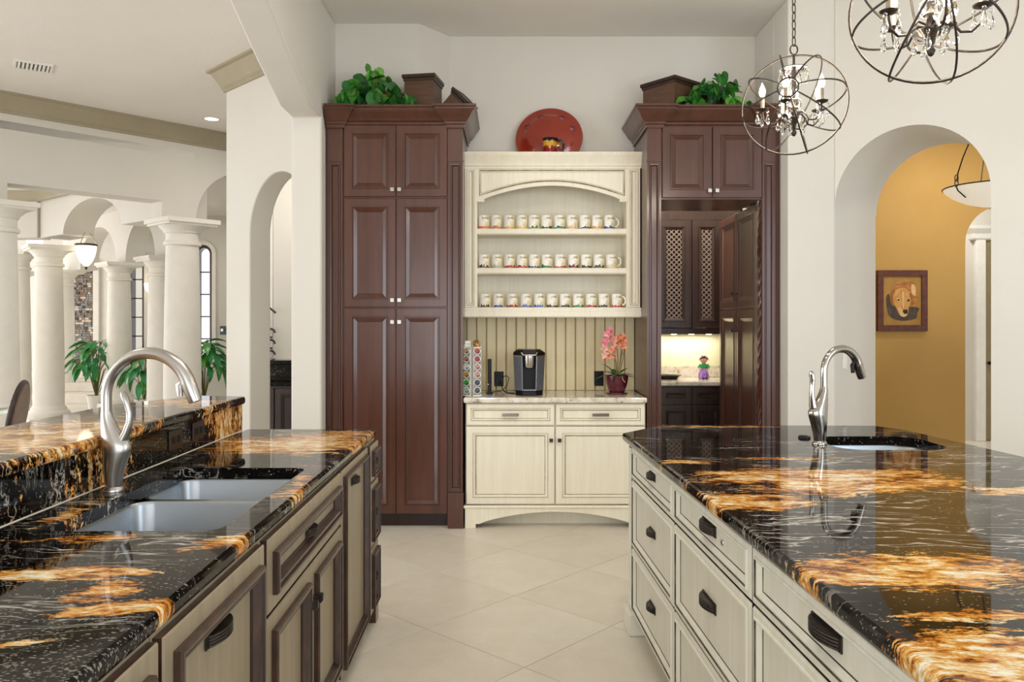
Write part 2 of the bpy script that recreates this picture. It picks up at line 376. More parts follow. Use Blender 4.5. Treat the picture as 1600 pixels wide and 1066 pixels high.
    def build(s, name, mats, parent=None, smooth=None, bevel=0, loc=None, bseg=2):
        return obj(name, s.mesh(name, mats, smooth), parent, bevel, loc, bseg)
def obj(name, me, parent=None, bevel=0, loc=None, bseg=2):
    o = bpy.data.objects.new(name, me); COL.objects.link(o)
    if parent is not None: o.parent = parent
    if loc is not None: o.location = loc
    if bevel:
        b = o.modifiers.new('edge', 'BEVEL'); b.width = bevel; b.segments = bseg; b.limit_method = 'ANGLE'; b.angle_limit = rad(40); b.harden_normals = True
    return o
def thing(name, label, cat, loc=(0, 0, 0), rotz=0.0, group=None):
    o = bpy.data.objects.new(name, None); COL.objects.link(o); o.location = loc; o.rotation_euler = (0, 0, rotz)
    o.empty_display_size = 0.05
    return tag(o, label, cat, group)
def tag(o, label, cat, group=None):
    o['label'] = label; o['category'] = cat
    if group: o['group'] = group
    return o
def struct(o): o['kind'] = 'structure'; return o
def stuff(o): o['kind'] = 'stuff'; return o
def copy_tree(o, parent=None):
    c = o.copy(); COL.objects.link(c)
    if parent is not None: c.parent = parent
    for ch in o.children: copy_tree(ch, c)
    return c
def arc(cx, cz, r, a0, a1, n, rz=None):
    return [(cx+r*math.cos(a0+(a1-a0)*i/n), cz+(rz or r)*math.sin(a0+(a1-a0)*i/n)) for i in range(n+1)]
def round_rect(x0, x1, y0, y1, r, n=5):
    p = []
    for (cx, cy, a) in ((x1-r, y1-r, 0), (x0+r, y1-r, PI/2), (x0+r, y0+r, PI), (x1-r, y0+r, 1.5*PI)):
        p += arc(cx, cy, r, a, a+PI/2, n)
    return p
def inset(poly, d):
    n = len(poly); o = []
    A = sum(poly[i][0]*poly[(i+1) % n][1]-poly[(i+1) % n][0]*poly[i][1] for i in range(n))
    sg = 1 if A > 0 else -1
    for i in range(n):
        p, q, r = (Vector(poly[(i+k-1) % n]) for k in range(3))
        d1 = (q-p).normalized(); d2 = (r-q).normalized()
        n1 = Vector((-d1.y, d1.x))*sg; n2 = Vector((-d2.y, d2.x))*sg
        b = (n1+n2).normalized(); o.append(tuple(q+b*(d/max(b.dot(n1), 0.3))))
    return o
def slab(name, poly, zt, th, mat, holes=(), r=0.008, parent=None):
    """stone slab with eased edges and cut-outs"""
    bm = bmesh.new()
    lv = [(r, zt), (r*0.3, zt-r*0.3), (0, zt-r), (0, zt-th+r), (r*0.3, zt-th+r*0.3), (r, zt-th)]
    loops = []
    for (ins, z) in lv: loops.append([bm.verts.new((p[0], p[1], z)) for p in (inset(poly, ins) if ins else poly)])
    n = len(poly)
    for a, b in zip(loops, loops[1:]):
        for i in range(n): bm.faces.new((a[i], a[(i+1) % n], b[(i+1) % n], b[i]))
    ht = []; hb = []
    for h in holes:
        t = [bm.verts.new((p[0], p[1], zt)) for p in h]; u = [bm.verts.new((p[0], p[1], zt-th)) for p in h]
        for i in range(len(h)): bm.faces.new((t[i], u[i], u[(i+1) % len(h)], t[(i+1) % len(h)]))
        ht.append(t); hb.append(u)
    for lp, hs in ((loops[0], ht), (loops[-1], hb)):
        es = []
        for q in [lp]+hs:
            for i in range(len(q)):
                e = bm.edges.get((q[i], q[(i+1) % len(q)])) or bm.edges.new((q[i], q[(i+1) % len(q)])); es.append(e)
        bmesh.ops.triangle_fill(bm, use_beauty=True, use_dissolve=False, edges=es)
    bmesh.ops.recalc_face_normals(bm, faces=bm.faces)
    me = bpy.data.meshes.new(name); bm.to_mesh(me); bm.free(); me.materials.append(mat)
    return obj(name, me, parent)
def basin(mb, x0, x1, y0, y1, zt, zb, r, flange=0.012, mi=0):
    """steel bowl: rounded rect sides running down into a dished floor"""
    lv = [(-flange, zt, r+flange), (0, zt, r), (0.004, zt-0.01, r), (0.010, zb+0.03, r), (0.022, zb+0.008, r), (0.045, zb, r*0.8), (0.14, zb-0.004, r*0.4)]
    rows = []
    for (i, z, rr) in lv: rows.append([(p[0], p[1], z) for p in round_rect(x0+i, x1-i, y0+i, y1-i, max(rr-max(i, 0)*0.3, 0.01))])
    n = len(rows[0]); vs = [p for q in rows for p in q]; fs = []
    for k in range(len(rows)-1):
        for i in range(n): fs.append((k*n+i, k*n+(i+1) % n, (k+1)*n+(i+1) % n, (k+1)*n+i))
    fs.append([(len(rows)-1)*n+i for i in range(n)])
    return mb.add(vs, fs, mi)
def wall_poly(name, p0, p1, poly, th, mat, bevel=0, parent=None, side=1):
    """poly of (u, z) standing on the ground line p0-p1; th goes to the left of travel (side=-1: right)"""
    d = Vector((p1[0]-p0[0], p1[1]-p0[1])).normalized(); nv = Vector((-d.y, d.x))*side
    mb = MB().prism(poly, 'y', 0, th)
    mb.v = [(p0[0]+d.x*v[0]+nv.x*v[1], p0[1]+d.y*v[0]+nv.y*v[1], v[2]) for v in mb.v]
    return mb.build(name, mat, parent, smooth=35, bevel=bevel, bseg=3)
def rect(u0, u1, z0, z1): return [(u0, z0), (u1, z0), (u1, z1), (u0, z1)]
# ------------------------------------------------------------------ setting
CZ = 3.77
fl = struct(MB().box(-14, 9, -4, 20, -0.12, -0.004).build('floor', GROUT))
def tiles():
    me = None; a = rad(-42.7); t = 0.637; g = 0.0016
    ax = Vector((math.cos(a), math.sin(a))); bx = Vector((-ax.y, ax.x)); o0 = Vector((-0.4097, 3.859))
    for k in range(2):
        mb = MB(); h = t/2-g; z = 0.0
        mb.v = [(-h, -h, -0.004), (h, -h, -0.004), (h, h, -0.004), (-h, h, -0.004), (-h, -h, z-0.0008), (h, -h, z-0.0008), (h, h, z-0.0008), (-h, h, z-0.0008)]
        c = h-0.0015; mb.v += [(-c, -c, z), (c, -c, z), (c, c, z), (-c, c, z)]
        mb.f = [(0,1,5,4),(1,2,6,5),(2,3,7,6),(3,0,4,7),(4,5,9,8),(5,6,10,9),(6,7,11,10),(7,4,8,11),(8,9,10,11)]; mb.m = [0]*9
        yield_ = mb.mesh('tile', TILES[k]); TM.append(yield_)
    for i in range(-12, 13):
        for j in range(-12, 13):
            p = o0+ax*((i+0.5)*t)+bx*((j+0.5)*t)
            if -1.9 < p.x < 2.1 and 1.2 < p.y < 6.6:
                o = obj('tile', TM[(i*7+j*3) % 2], fl, loc=(p.x, p.y, 0)); o.rotation_euler = (0, 0, a+PI/2*R.randrange(4))
TM = []; tiles()
# marble floors of the neighbouring rooms
struct(MB().prism([(-13.5, -1), (-1.75, -1), (-1.75, 6.0), (-2.2, 7.0), (-2.2, 19.5), (-13.5, 19.5)], 'z', -0.004, 0.0).build('floor_marble', MARBLE))
struct(MB().prism([(2.5, 5.5), (8.5, 1), (8.5, 14), (2.3, 14)], 'z', -0.004, 0.0).build('floor_hall', MARBLE))
struct(MB().box(-14, 9, -4, 20, CZ, CZ+0.1).build('ceiling', CEIL))
# back wall with a chamfered bump on the left
mb = MB().prism([(-1.56, 6.1), (-0.70, 6.1), (-0.486, 6.37), (1.02, 6.37), (1.02, 6.53), (-0.6, 6.53), (-1.56, 6.3)], 'z', 0, CZ)
mb.box(1.02, 2.3, 6.37, 6.53, 2.42, CZ)
struct(mb.build('wall_back', WALL))
# right side wall block, arch jamb
mb = MB().prism([(1.95, 5.61), (2.28, 5.61), (2.815, 6.145), (2.40, 6.55), (2.36, 5.92), (1.95, 5.92)], 'z', 0, CZ)
mb.box(1.95, 2.36, 5.92, 6.37, 2.5, CZ); mb.box(2.28, 2.36, 5.9, 8.0, 0, CZ)
struct(mb.build('wall_right_pier', WALL, smooth=30, bevel=0.012))
poly = [(0, 2.30)]+arc(0.485, 2.30, 0.485, PI, 0, 28)[1:]+[(0.97, 0), (4.6, 0), (4.6, CZ), (0, CZ)]
struct(wall_poly('wall_right_arch', (2.28, 5.61), (3.28, 4.61), poly, 0.757, WALL))
# kitchen side wall and the great arch over the bar
poly = [(6.2, 0), (5.65, 0), (5.65, 2.94), (5.374, 2.94), (5.1, 3.022), (4.8, 3.12), (4.42, 3.262), (3.9, 3.42), (3.3, 3.54), (2.6, 3.60), (1.9, 3.60), (1.2, 3.54), (0.6, 3.42), (0.1, 3.26), (-0.3, 3.1), (-0.3, CZ), (6.2, CZ)]
struct(wall_poly('wall_left_arch', (-1.34, 0), (-1.34, 1), poly, 0.218, WALL, bevel=0.018))
# angled wall with arched opening left of the pier
poly = [(0, 0), (0.19, 0), (0.19, 2.245)]+arc(0.675, 2.245, 0.485, PI, 0, 24)[1:]+[(1.16, 0), (1.612, 0), (1.612, CZ), (0, CZ)]
struct(wall_poly('wall_left_angled', (-1.45, 6.11), (-2.59, 7.25), poly, 0.2, WALL, bevel=0.015, side=-1))
cprof = [(0, 3.575), (0, CZ), (0.13, CZ), (0.128, 3.752), (0.10, 3.742), (0.075, 3.70), (0.045, 3.645), (0.032, 3.625), (0.032, 3.608), (0.02, 3.60), (0.018, 3.578)]
struct(MB().sweep([(-1.56, 6.22), (-2.59, 7.25), (-2.2, 7.64)], cprof, flip=-1).build('trim_crown_angled', CROWN, smooth=30))
# header wall of the entry rotunda
HP, HD = Vector((-5.08, 7.93)), Vector((0.671, 0.7415))
poly = [(-5, 2.88), (-0.33, 2.88), (-0.33, 2.69), (0.07, 2.69), (0.07, 2.88), (1.62, 2.88), (1.62, 2.69)]+arc(2.67, 2.69, 0.64, PI, 0, 24)+[(4.2, 2.69), (4.2, CZ), (-5, CZ)]
struct(wall_poly('wall_entry_header', HP, HP+HD, poly, 0.30, WALL, bevel=0.01))
struct(MB().sweep([tuple(HP+HD*-5), tuple(HP+HD*3.9)], cprof, flip=1).build('trim_crown_header', CROWN, smooth=30))
struct(MB().prism([tuple(HP+HD*-5), tuple(HP+HD*2.0), (-3.9, 9.7), (-3, 20), (-14, 20)], 'z', 3.42, 3.5).build('ceiling_entry', CEIL))
# arcade wall from the header to the corner column
A0, A1 = (-6.9, 11.75), (-3.95, 9.35)
L1 = math.hypot(A1[0]-A0[0], A1[1]-A0[1])
poly = [(-0.1, 2.74), (0.72, 2.74)]+arc(0.72+0.88, 2.74, 0.88, PI, 0, 24, 0.42)+[(L1, 2.74), (L1, 3.42), (-0.1, 3.42)]
struct(wall_poly('wall_entry_arcade', A0, A1, poly, 0.42, WALL))
# beam running left from the corner column, with its crown
mb = MB().box(-11.5, -6.98, 11.75, 12.1, 2.74, 3.42); struct(mb.build('wall_entry_beam', WALL))
cp2 = [(0, 3.27), (0, 3.42), (0.12, 3.42), (0.09, 3.38), (0.04, 3.32), (0.02, 3.28)]
struct(MB().sweep([(-11.5, 11.75), (-6.95, 11.75), (A1[0], A1[1])], cp2, flip=1).build('trim_crown_entry', CROWN, smooth=30))
# inner arcade
B0, B1 = (-8.9, 15.9), (-4.4, 11.3)
L2 = math.hypot(B1[0]-B0[0], B1[1]-B0[1])
def uB(x): return (x-B0[0])/(B1[0]-B0[0])*L2
uE, uBB, uC = uB(-8.35), uB(-6.65), uB(-5.42)
poly = [(uE-0.9, 2.5), (uE+0.22, 2.5)]
for a, b in ((uE+0.22, uBB-0.22), (uBB+0.22, uC-0.22)):
    poly += arc((a+b)/2, 2.5, (b-a)/2, PI, 0, 20, (b-a)/2*0.98 if b-a < 1.6 else 0.72)
poly += [(uC+0.5, 2.5), (uC+0.5, 3.42), (uE-0.9, 3.42)]
struct(wall_poly('wall_entry_inner_arcade', B0, B1, poly, 0.32, WALL))
# far walls of the entry
struct(MB().box(-14, -6.95, 17.2, 17.4, 0, 3.5).build('wall_entry_far', STONE))
def window_wall():
    # openings with arched heads
    X0, X1 = -7.0, -2.6
    def op(x, wd, z0, zs): return (x, x+wd, z0, zs)
    ops = [op(-6.90, 0.30, 0.9, 2.54), op(-5.70, 0.32, 0.79, 2.73)]
    mb = MB()
    cuts = [X0]+[v for o_ in ops for v in (o_[0], o_[1])]+[X1]
    for i in range(0, len(cuts), 2): mb.box(cuts[i], cuts[i+1], 14.4, 14.62, 0, 3.5)
    for (a, b, z0, zs) in ops:
        mb.box(a, b, 14.4, 14.62, 0, z0)
        mb.prism([(a, zs)]+arc((a+b)/2, zs, (b-a)/2, PI, 0, 14)[1:]+[(b, 3.5), (a, 3.5)], 'y', 14.4, 14.62)
    struct(mb.build('wall_entry_windows', WALL))
    for k, (a, b, z0, zs) in enumerate(ops):
        root = struct(thing('window_%d' % (k+1), 'x', 'x')); del root['label']; del root['category']
        c = (a+b)/2; r = (b-a)/2
        def band(r0, r1, y0, y1, zb):
            pts = [(c-r1, zb)]+arc(c, zs, r1, PI, 0, 16)+[(c+r1, zb), (c+r0, zb)]+arc(c, zs, r0, 0, PI, 16)+[(c-r0, zb)]
            return MB().prism(pts, 'y', y0, y1)
        band(r, r+0.07, 14.35, 14.40, z0).build('window_surround', STONE, root)
        band(r-0.055, r, 14.40, 14.56, z0).build('window_frame', MAHOG, root)
        mb = MB()
        n = 5
        for i in range(1, n): z = z0+(zs+r*0.5-z0)*i/n; mb.box(a+0.05, b-0.05, 14.50, 14.52, z-0.01, z+0.01)
        mb.build('window_muntin', MAHOGD, root)
        MB().box(a+0.04, b-0.04, 14.53, 14.536, z0, zs+r-0.02).build('window_pane', PANE, root)
window_wall()
# steps below the mosaic panel
struct(MB().box(-13, -6.3, 14.6, 17.2, 0, 0.17).box(-13, -6.6, 15.2, 17.2, 0.17, 0.34).box(-13, -6.9, 16.4, 17.2, 0.34, 0.50).build('trim_entry_steps', MARBLE, bevel=0.01))
struct(MB().box(-14, -2.2, -1.9, -1.75, 0, CZ).build('wall_light_block', WALL))  # added wall out of view, keeps sky light off the entry header
# hall beyond the right arch
poly = [(0, 0), (2.16, 0), (2.16, 2.28)]+arc(2.535, 2.28, 0.375, PI, 0, 20)[1:]+[(2.91, 0), (5.5, 0), (5.5, CZ), (0, CZ)]
ow = wall_poly('wall_hall_ochre', (2.4, 8.0), (7.4, 8.0), poly, 0.22, WALL); struct(ow)
ow.data.materials.append(OCHRE)
for p in ow.data.polygons:
    if p.normal.y < -0.9: p.material_index = 1
struct(MB().box(4.0, 8.4, 10.05, 10.2, 0, CZ).build('wall_hall_far', WALL))
mb = MB().box(4.56, 4.585, 7.985, 8.0, 0, 0.16)
mb.box(2.4, 4.56, 7.985, 8.0, 0, 0.16); struct(mb.build('baseboard_hall', WHITEP))
# pantry room
struct(MB().box(0.9, 2.36, 7.92, 8.05, 0, CZ).build('wall_pantry_back', M('pantry_wall_cream', '#e2dcb8', 0.7)))
struct(MB().box(0.88, 1.0, 6.53, 8.0, 0, CZ).build('wall_pantry_left', WALL))
# room with the wet bar seen through the left arch
struct(MB().box(-2.86, -1.5, 9.6, 9.75, 0, CZ).build('wall_bar_room', M('wall_paint_white', '#e6e1d6', 0.8)))

# door with casing at the hall's end
dr = struct(thing('door_1', 'x', 'x')); del dr['label']; del dr['category']
mb = MB().box(5.83, 5.95, 9.98, 10.05, 0, 2.52).box(6.35, 6.47, 9.98, 10.05, 0, 2.52)
mb.build('door_casing', WHITEP, dr, bevel=0.006)
MB().sweep([(5.79, 10.05), (5.79, 9.99), (6.51, 9.99), (6.51, 10.05)], [(0, 2.52), (0, 2.70), (0.08, 2.70), (0.07, 2.66), (0.03, 2.60), (0.02, 2.54)], flip=1).build('door_cornice', WHITEP, dr)
OLIVE = M('olive_painted_door', '#8a7a52', 0.5, hex2='#958560', scale=3)
MB().panel(5.95, 6.35, 0.01, 2.52, [(0, 0.02, 0), (0, 0, 0), (0.07, 0, 0), (0.085, 0.012, 0), (0.11, 0.012, 0)], 10.01).build('door_leaf', OLIVE, dr)
MB().lathe([(0, -0.03), (0.02, -0.03), (0.024, -0.015), (0.01, 0), (0.01, 0.02)], 12).build('door_knob', BLACKP, dr, smooth=40, loc=(5.99, 9.99, 0.98)).rotation_euler = (-PI/2, 0, 0)
# left entry trim strips: casing beside the window wall
struct(MB().box(-4.98, -4.93, 14.36, 14.40, 0, 2.45).box(-5.02, -4.98, 14.37, 14.40, 0, 2.5).build('trim_entry_casing', WHITEP))

# ------------------------------------------------------------------ columns
def column(x, y, ztop, r, label, rot=0.83):
    t = thing('stone_column', label, 'column', (x, y, 0), rot)
    a = r*1.42
    MB().box(-a, a, -a, a, 0, 0.12).build('plinth', STONE, t, bevel=0.006)
    MB().lathe([(r*1.32, 0.12), (r*1.38, 0.15), (r*1.36, 0.19), (r*1.22, 0.215), (r*1.15, 0.225), (r*1.15, 0.245), (r*1.05, 0.27), (r, 0.29)], 28).build('base_moulding', STONE, t, smooth=40)
    zc = ztop-0.30
    MB().lathe([(r, 0.285), (r*0.995, zc*0.4), (r*0.93, zc*0.75), (r*0.87, zc)], 28).build('shaft', STONE, t, smooth=40)
    b = r*1.5
    mb = MB().lathe([(r*0.87, zc-0.005), (r*0.98, zc), (r*1.0, zc+0.02), (r*0.98, zc+0.04), (r*0.88, zc+0.05), (r*0.88, zc+0.13), (r*0.98, zc+0.145), (r*1.0, zc+0.165), (r*1.18, zc+0.20), (r*1.3, zc+0.235)], 28)
    mb.box(-b*0.92, b*0.92, -b*0.92, b*0.92, zc+0.225, zc+0.25).box(-b, b, -b, b, zc+0.25, zc+0.30)
    mb.build('capital', STONE, t, smooth=40)
    return t
column(-3.87, 9.40, 2.69, 0.21, 'large cream stone column under the header beside the arched opening')
column(-5.16, 8.0, 2.69, 0.205, 'cream stone column cut by the left edge of the photo')
column(-6.72, 11.6, 2.60, 0.205, 'cream stone column standing behind the brown leather chair back', 0.70)
column(-6.65, 13.55, 2.5, 0.2, 'slim cream column just right of the lit hanging lantern', 0.8)
column(-5.42, 12.35, 2.5, 0.2, 'cream column half hidden behind the large front column', 0.8)
column(-8.66, 15.45, 2.5, 0.2, 'distant cream column just left of the stone mosaic panel', 0.8)
column(-7.62, 12.3, 2.6, 0.2, 'shaded cream column between the leftmost column and the next', 0.0)
column(-9.2, 14.9, 2.45, 0.17, 'farthest cream column, thin, seen beside the left wall lamp', 0.0)
# ------------------------------------------------------------------ cabinet builders
RM = [(0, 0, 0), (0, -0.019, 0), (0.003, -0.022, 0), (0.055, -0.022, 0), (0.057, -0.0265, 1), (0.064, -0.0265, 0), (0.067, -0.021, 1), (0.070, -0.021, 0), (0.094, -0.009, 0), (0.098, -0.008, 1)]
RE = [(i, d, m) for i, d, m in RM]
RC = [(0, 0, 1), (0, -0.018, 1), (0.005, -0.022, 0), (0.046, -0.022, 0), (0.049, -0.019, 1), (0.056, -0.022, 0), (0.066, -0.010, 0), (0.071, -0.008, 1)]
RCS = [(0, 0, 1), (0, -0.018, 1), (0.005, -0.022, 0), (0.030, -0.022, 0), (0.033, -0.019, 1), (0.038, -0.022, 0), (0.046, -0.010, 0), (0.050, -0.008, 1)]
RS0 = [(0, 0, 1), (0, -0.016, 1), (0.005, -0.022, 0), (0.032, -0.022, 0), (0.035, -0.026, 0), (0.042, -0.027, 0), (0.045, -0.022, 1), (0.052, -0.022, 0), (0.068, -0.010, 0), (0.072, -0.008, 1)]
RS = [(i*0.62 if i > 0.01 else i, d, m) for i, d, m in RS0]
RT = [(0, 0, 1), (0, -0.018, 1), (0.003, -0.022, 0), (0.042, -0.022, 0), (0.042, -0.036, 1), (0.047, -0.041, 1), (0.055, -0.041, 1), (0.058, -0.033, 2), (0.061, -0.033, 2), (0.064, -0.036, 1), (0.070, -0.034, 1), (0.078, -0.016, 1), (0.085, -0.010, 2), (0.086, -0.010, 0)]
RTS = [(i*0.62 if i > 0.01 else i, d, m) for i, d, m in RT]
def front(name, x0, x1, z0, z1, rings, mats, parent, y=0.0):
    return MB().panel(x0, x1, z0, z1, rings, y).build(name, mats, parent)
def mesh_knob():
    mb = MB().lathe([(0.010, 0), (0.006, 0.004), (0.006, 0.014), (0.012, 0.018)], 12)
    mb.v = [(p[0], -p[2], p[1]) for p in mb.v]
    mb.box(-0.013, 0.013, -0.030, -0.017, -0.013, 0.013); mb.box(-0.009, 0.009, -0.033, -0.029, -0.009, 0.009)
    return mb
KN_NI = mesh_knob().mesh('knob', NICKEL, 40); KN_PE = mesh_knob().mesh('knob', PEWTER, 40)
def mesh_pull(wd, ht, pr):
    """bowed bridge pull with ribs along its front"""
    mb = MB(); n = 12
    out = [(-wd/2+wd*i/n, -0.006-pr*math.sin(PI*i/n)**0.8) for i in range(n+1)]
    mb.prism([(-wd/2, -0.002)]+out+[(wd/2, -0.002)], 'z', -ht/2, ht/2)
    mb.box(-wd/2-0.003, wd/2+0.003, -0.004, 0.0, -ht/2-0.004, ht/2+0.004)
    for k in range(4):
        z = -ht/2+ht*(k+0.5)/4
        mb.tube([(p[0], p[1]-0.0008, z) for p in out], ht/11, 6)
    return mb
PULL = mesh_pull(0.14, 0.027, 0.021).mesh('handle', PEWTER, 40)
PULLS = mesh_pull(0.10, 0.024, 0.019).mesh('handle', PEWTER, 40)
def mesh_bar(wd=0.128):
    mb = MB().box(-wd/2, wd/2, -0.026, -0.018, -0.011, 0.011)
    for s in (-1, 1): mb.box(s*wd*0.33-0.006, s*wd*0.33+0.006, -0.02, 0, -0.006, 0.006)
    for k in (-1, 0, 1): mb.box(-wd/2, wd/2, -0.028, -0.025, k*0.007-0.002, k*0.007+0.002)
    return mb
BARP = mesh_bar().mesh('handle', PEWTER, 40); BARN = mesh_bar(0.12).mesh('handle', M('worn_nickel', '#8d8378', 0.3, 0.9, hex2='#776d62', scale=30), 40)
def put(name, me, parent, x, z, y=-0.022): return obj(name, me, parent, loc=(x, y, z))
CROWNP = [(0, 0), (0.012, 0.0), (0.012, 0.022), (0.022, 0.03), (0.022, 0.045), (0.034, 0.052), (0.05, 0.072), (0.072, 0.112), (0.088, 0.128), (0.088, 0.14), (0.10, 0.146), (0.10, 0.162), (0, 0.162)]

# ---- left tall pantry cabinet
mats = [MAHOG, MAHOGD]
t = thing('pantry_cabinet', 'tall dark mahogany pantry cabinet with six panelled doors beside the pier', 'cabinet', (0, 5.77, 0))
MB().prism([(-1.335, 0), (-0.347, 0), (-0.347, 0.585), (-0.48, 0.585), (-0.70, 0.325), (-1.335, 0.325)], 'z', 0.1, 2.905).build('carcass', MAHOG, t)
MB().box(-1.2, -0.455, 0.06, 0.08, 0, 0.1).build('toe_kick', MAHOGD, t)
for x0, x1 in ((-1.318, -1.212), (-0.452, -0.346)):
    p = MB().box(x0, x1, -0.022, 0.02, 2.652, 2.913).box(x0-0.004, x1+0.004, -0.028, 0.02, 2.646, 2.656).panel(x0, x1, 0.262, 2.646, [(0, 0.02, 0), (0, -0.02, 0), (0.016, -0.02, 0), (0.019, -0.026, 1), (0.026, -0.025, 0), (0.032, -0.014, 0), (0.034, -0.012, 1)])
    p = p.build('pilaster', mats, t)
    MB().box(x0-0.002, x1+0.006, -0.034, 0.03, 0, 0.260).build('pilaster_foot', MAHOG, p, bevel=0.003)
for z0, z1, kz in ((2.394, 2.908, 2.44), (1.596, 2.379, 1.645), (0.106, 1.586, 1.488)):
    for x0, x1, kx in ((-1.203, -0.830, -0.851), (-0.824, -0.458, -0.800)):
        d = front('door', x0, x1, z0, z1, RM, mats, t); put('knob', KN_NI, d, kx, kz)
def tower_crown(t, x0, x1, xa, xb, left, right):
    mb = MB()
    yb, yf, ym = 0.58, -0.03, 0.0
    path = ([(x0, yb)] if left else [])+[(x0, yf), (xa, yf), (xa, ym), (xb, ym), (xb, yf), (x1, yf)]+([(x1, yb)] if right else [])
    mb.sweep(path, [(a, 2.885+b*0.93) for a, b in CROWNP], flip=1)
    mb.box(x0, x1, 0.0, yb, 3.0, 3.035); mb.box(x0, xa, yf, 0, 2.9, 3.035); mb.box(xb, x1, yf, 0, 2.9, 3.035)
    return mb.build('crown_moulding', MAHOG, t, smooth=25)
tower_crown(t, -1.325, -0.345, -1.205, -0.455, False, True)

# ---- right tall cabinet over the passage
t = thing('passage_cabinet', 'tall dark mahogany cabinet framing the open passage with two upper doors', 'cabinet', (0, 5.77, 0))
MB().box(0.985, 1.088, 0.0, 0.595, 0, 2.905).box(1.812, 1.945, 0.0, 0.13, 0, 2.905).box(1.089, 1.811, 0.001, 0.599, 2.375, 2.904).build('carcass', MAHOG, t)
for x0, x1 in ((0.983, 1.085), (1.815, 1.910)):
    p = MB().box(x0, x1, -0.022, 0.02, 2.652, 2.903).box(x0-0.004, x1+0.004, -0.028, 0.02, 2.646, 2.656).panel(x0, x1, 0.262, 2.646, [(0, 0.02, 0), (0, -0.02, 0), (0.016, -0.02, 0), (0.019, -0.026, 1), (0.026, -0.025, 0), (0.032, -0.014, 0), (0.034, -0.012, 1)]).build('pilaster', mats, t)
    MB().box(x0-0.006, x1+0.006, -0.034, 0.03, 0, 0.260).build('pilaster_foot', MAHOG, p, bevel=0.003)
for x0, x1, kx in ((1.094, 1.452, 1.430), (1.457, 1.812, 1.482)):
    d = front('door', x0, x1, 2.386, 2.899, RM, mats, t); put('knob', KN_NI, d, kx, 2.432)
# twisted rope moulding down the inner right edge
mb = MB()
for k in range(2):
    mb.tube([(1.806+0.008*math.cos(i*0.55+PI*k), 0.022+0.008*math.sin(i*0.55+PI*k), 0.1+2.27*i/150) for i in range(151)], 0.0085, 5)
mb.build('rope_moulding', MAHOG, t, smooth=60)
tower_crown(t, 0.983, 1.945, 1.09, 1.80, True, False)

# ---- side cupboards inside the passage, facing left
t = thing('passage_cupboard', 'tall brown cupboard with four narrow doors on the passage right side', 'cabinet', (1.845, 6.97, 0), rad(-90))
MB().box(0, 1.05, 0.0, 0.38, 0.0, 2.37).build('carcass', MAHOG, t)
for z0, z1, kz in ((1.60, 2.365, 1.72), (0.1, 1.588, 1.42)):
    for x0, x1, kx in ((0.01, 0.518, 0.49), (0.524, 1.03, 0.556)):
        d = front('door', x0, x1, z0, z1, RM, mats, t); put('knob', KN_PE, d, kx, kz)

# ---- pantry: lattice wall cabinet, base cabinet, counter
t = thing('lattice_wall_cabinet', 'dark espresso wall cabinet with lattice doors in the back pantry', 'cabinet', (0, 7.57, 0))
MB().box(1.30, 2.2, 0.0, 0.02, 1.376, 1.43).box(1.30, 1.32, 0.0, 0.35, 1.376, 2.60).box(2.18, 2.2, 0, 0.35, 1.376, 2.60).box(1.30, 2.2, 0, 0.35, 2.46, 2.60).box(1.32, 2.18, 0.33, 0.35, 1.376, 2.6).box(1.32, 2.18, 0.02, 0.33, 1.376, 1.40).build('carcass', ESPRESSO, t)
def lattice_door(x0, x1, z0, z1, t, kx):
    s = 0.068; ru = RM[:9]
    mb = MB(); pts = [(i, d, m) for i, d, m in ru]
    k = len(mb.v); mb.panel(x0, x1, z0, z1, pts); mb.f.pop(); mb.m.pop()
    d = mb.build('door', [ESPRESSO, ESPRESSOD], t)
    lx0, lx1, lz0, lz1 = x0+0.092, x1-0.092, z0+0.092, z1-0.092
    lm = MB(); step = 0.048; W = lx1-lx0; H = lz1-lz0
    for sg in (1, -1):
        c = -W
        while c < H:
            # strip z = lz0 + c + (x - lx0), clipped
            pa = [(u, c+u) for u in (max(0, -c), min(W, H-c))]
            if pa[1][0]-pa[0][0] > 0.004:
                (u0, v0), (u1, v1) = pa
                if sg < 0: u0, u1 = W-u0, W-u1
                yy = -0.012 if sg > 0 else -0.009
                h = 0.0032
                lm.add([(lx0+u0-h*sg, yy, lz0+v0+h), (lx0+u0+h*sg, yy, lz0+v0-h), (lx0+u1+h*sg, yy, lz0+v1-h), (lx0+u1-h*sg, yy, lz0+v1+h),
                        (lx0+u0-h*sg, yy+0.004, lz0+v0+h), (lx0+u0+h*sg, yy+0.004, lz0+v0-h), (lx0+u1+h*sg, yy+0.004, lz0+v1-h), (lx0+u1-h*sg, yy+0.004, lz0+v1+h)],
                       [(0, 1, 2, 3), (7, 6, 5, 4), (0, 4, 5, 1), (1, 5, 6, 2), (2, 6, 7, 3), (3, 7, 4, 0)])
            c += step
    stuff(lm.build('lattice', M('lattice_wood', '#9a8678', 0.4, hex2='#8a7668', scale=20), d))
    put('knob', KN_PE, d, kx, z0+0.06)
lattice_door(1.385, 1.713, 1.437, 2.455, t, 1.455)
lattice_door(1.719, 1.995, 1.437, 2.455, t, 1.945)
for k in range(5): tag(MB().lathe([(0.02, 0), (0.024, 0), (0.03, 0.03), (0.028, 0.07), (0.024, 0.07)], 10).build('cup', WHITEP, None, 40, loc=(1.80+0.035*k, 7.74+0.03*(k % 2), 1.402 if k < 3 else 1.402)), 'small white cup behind the pantry lattice, %s of three' % ('leftmost', 'middle', 'rightmost')[k], 'cup', 'cups behind the pantry lattice') if k < 3 else None
for k in range(4): MB().lathe([(0, 0), (0.028, 0), (0.028, 0.006), (0, 0.006)], 12).build('led_puck', LED, t, loc=(1.42+0.17*k, 0.2, 1.368))
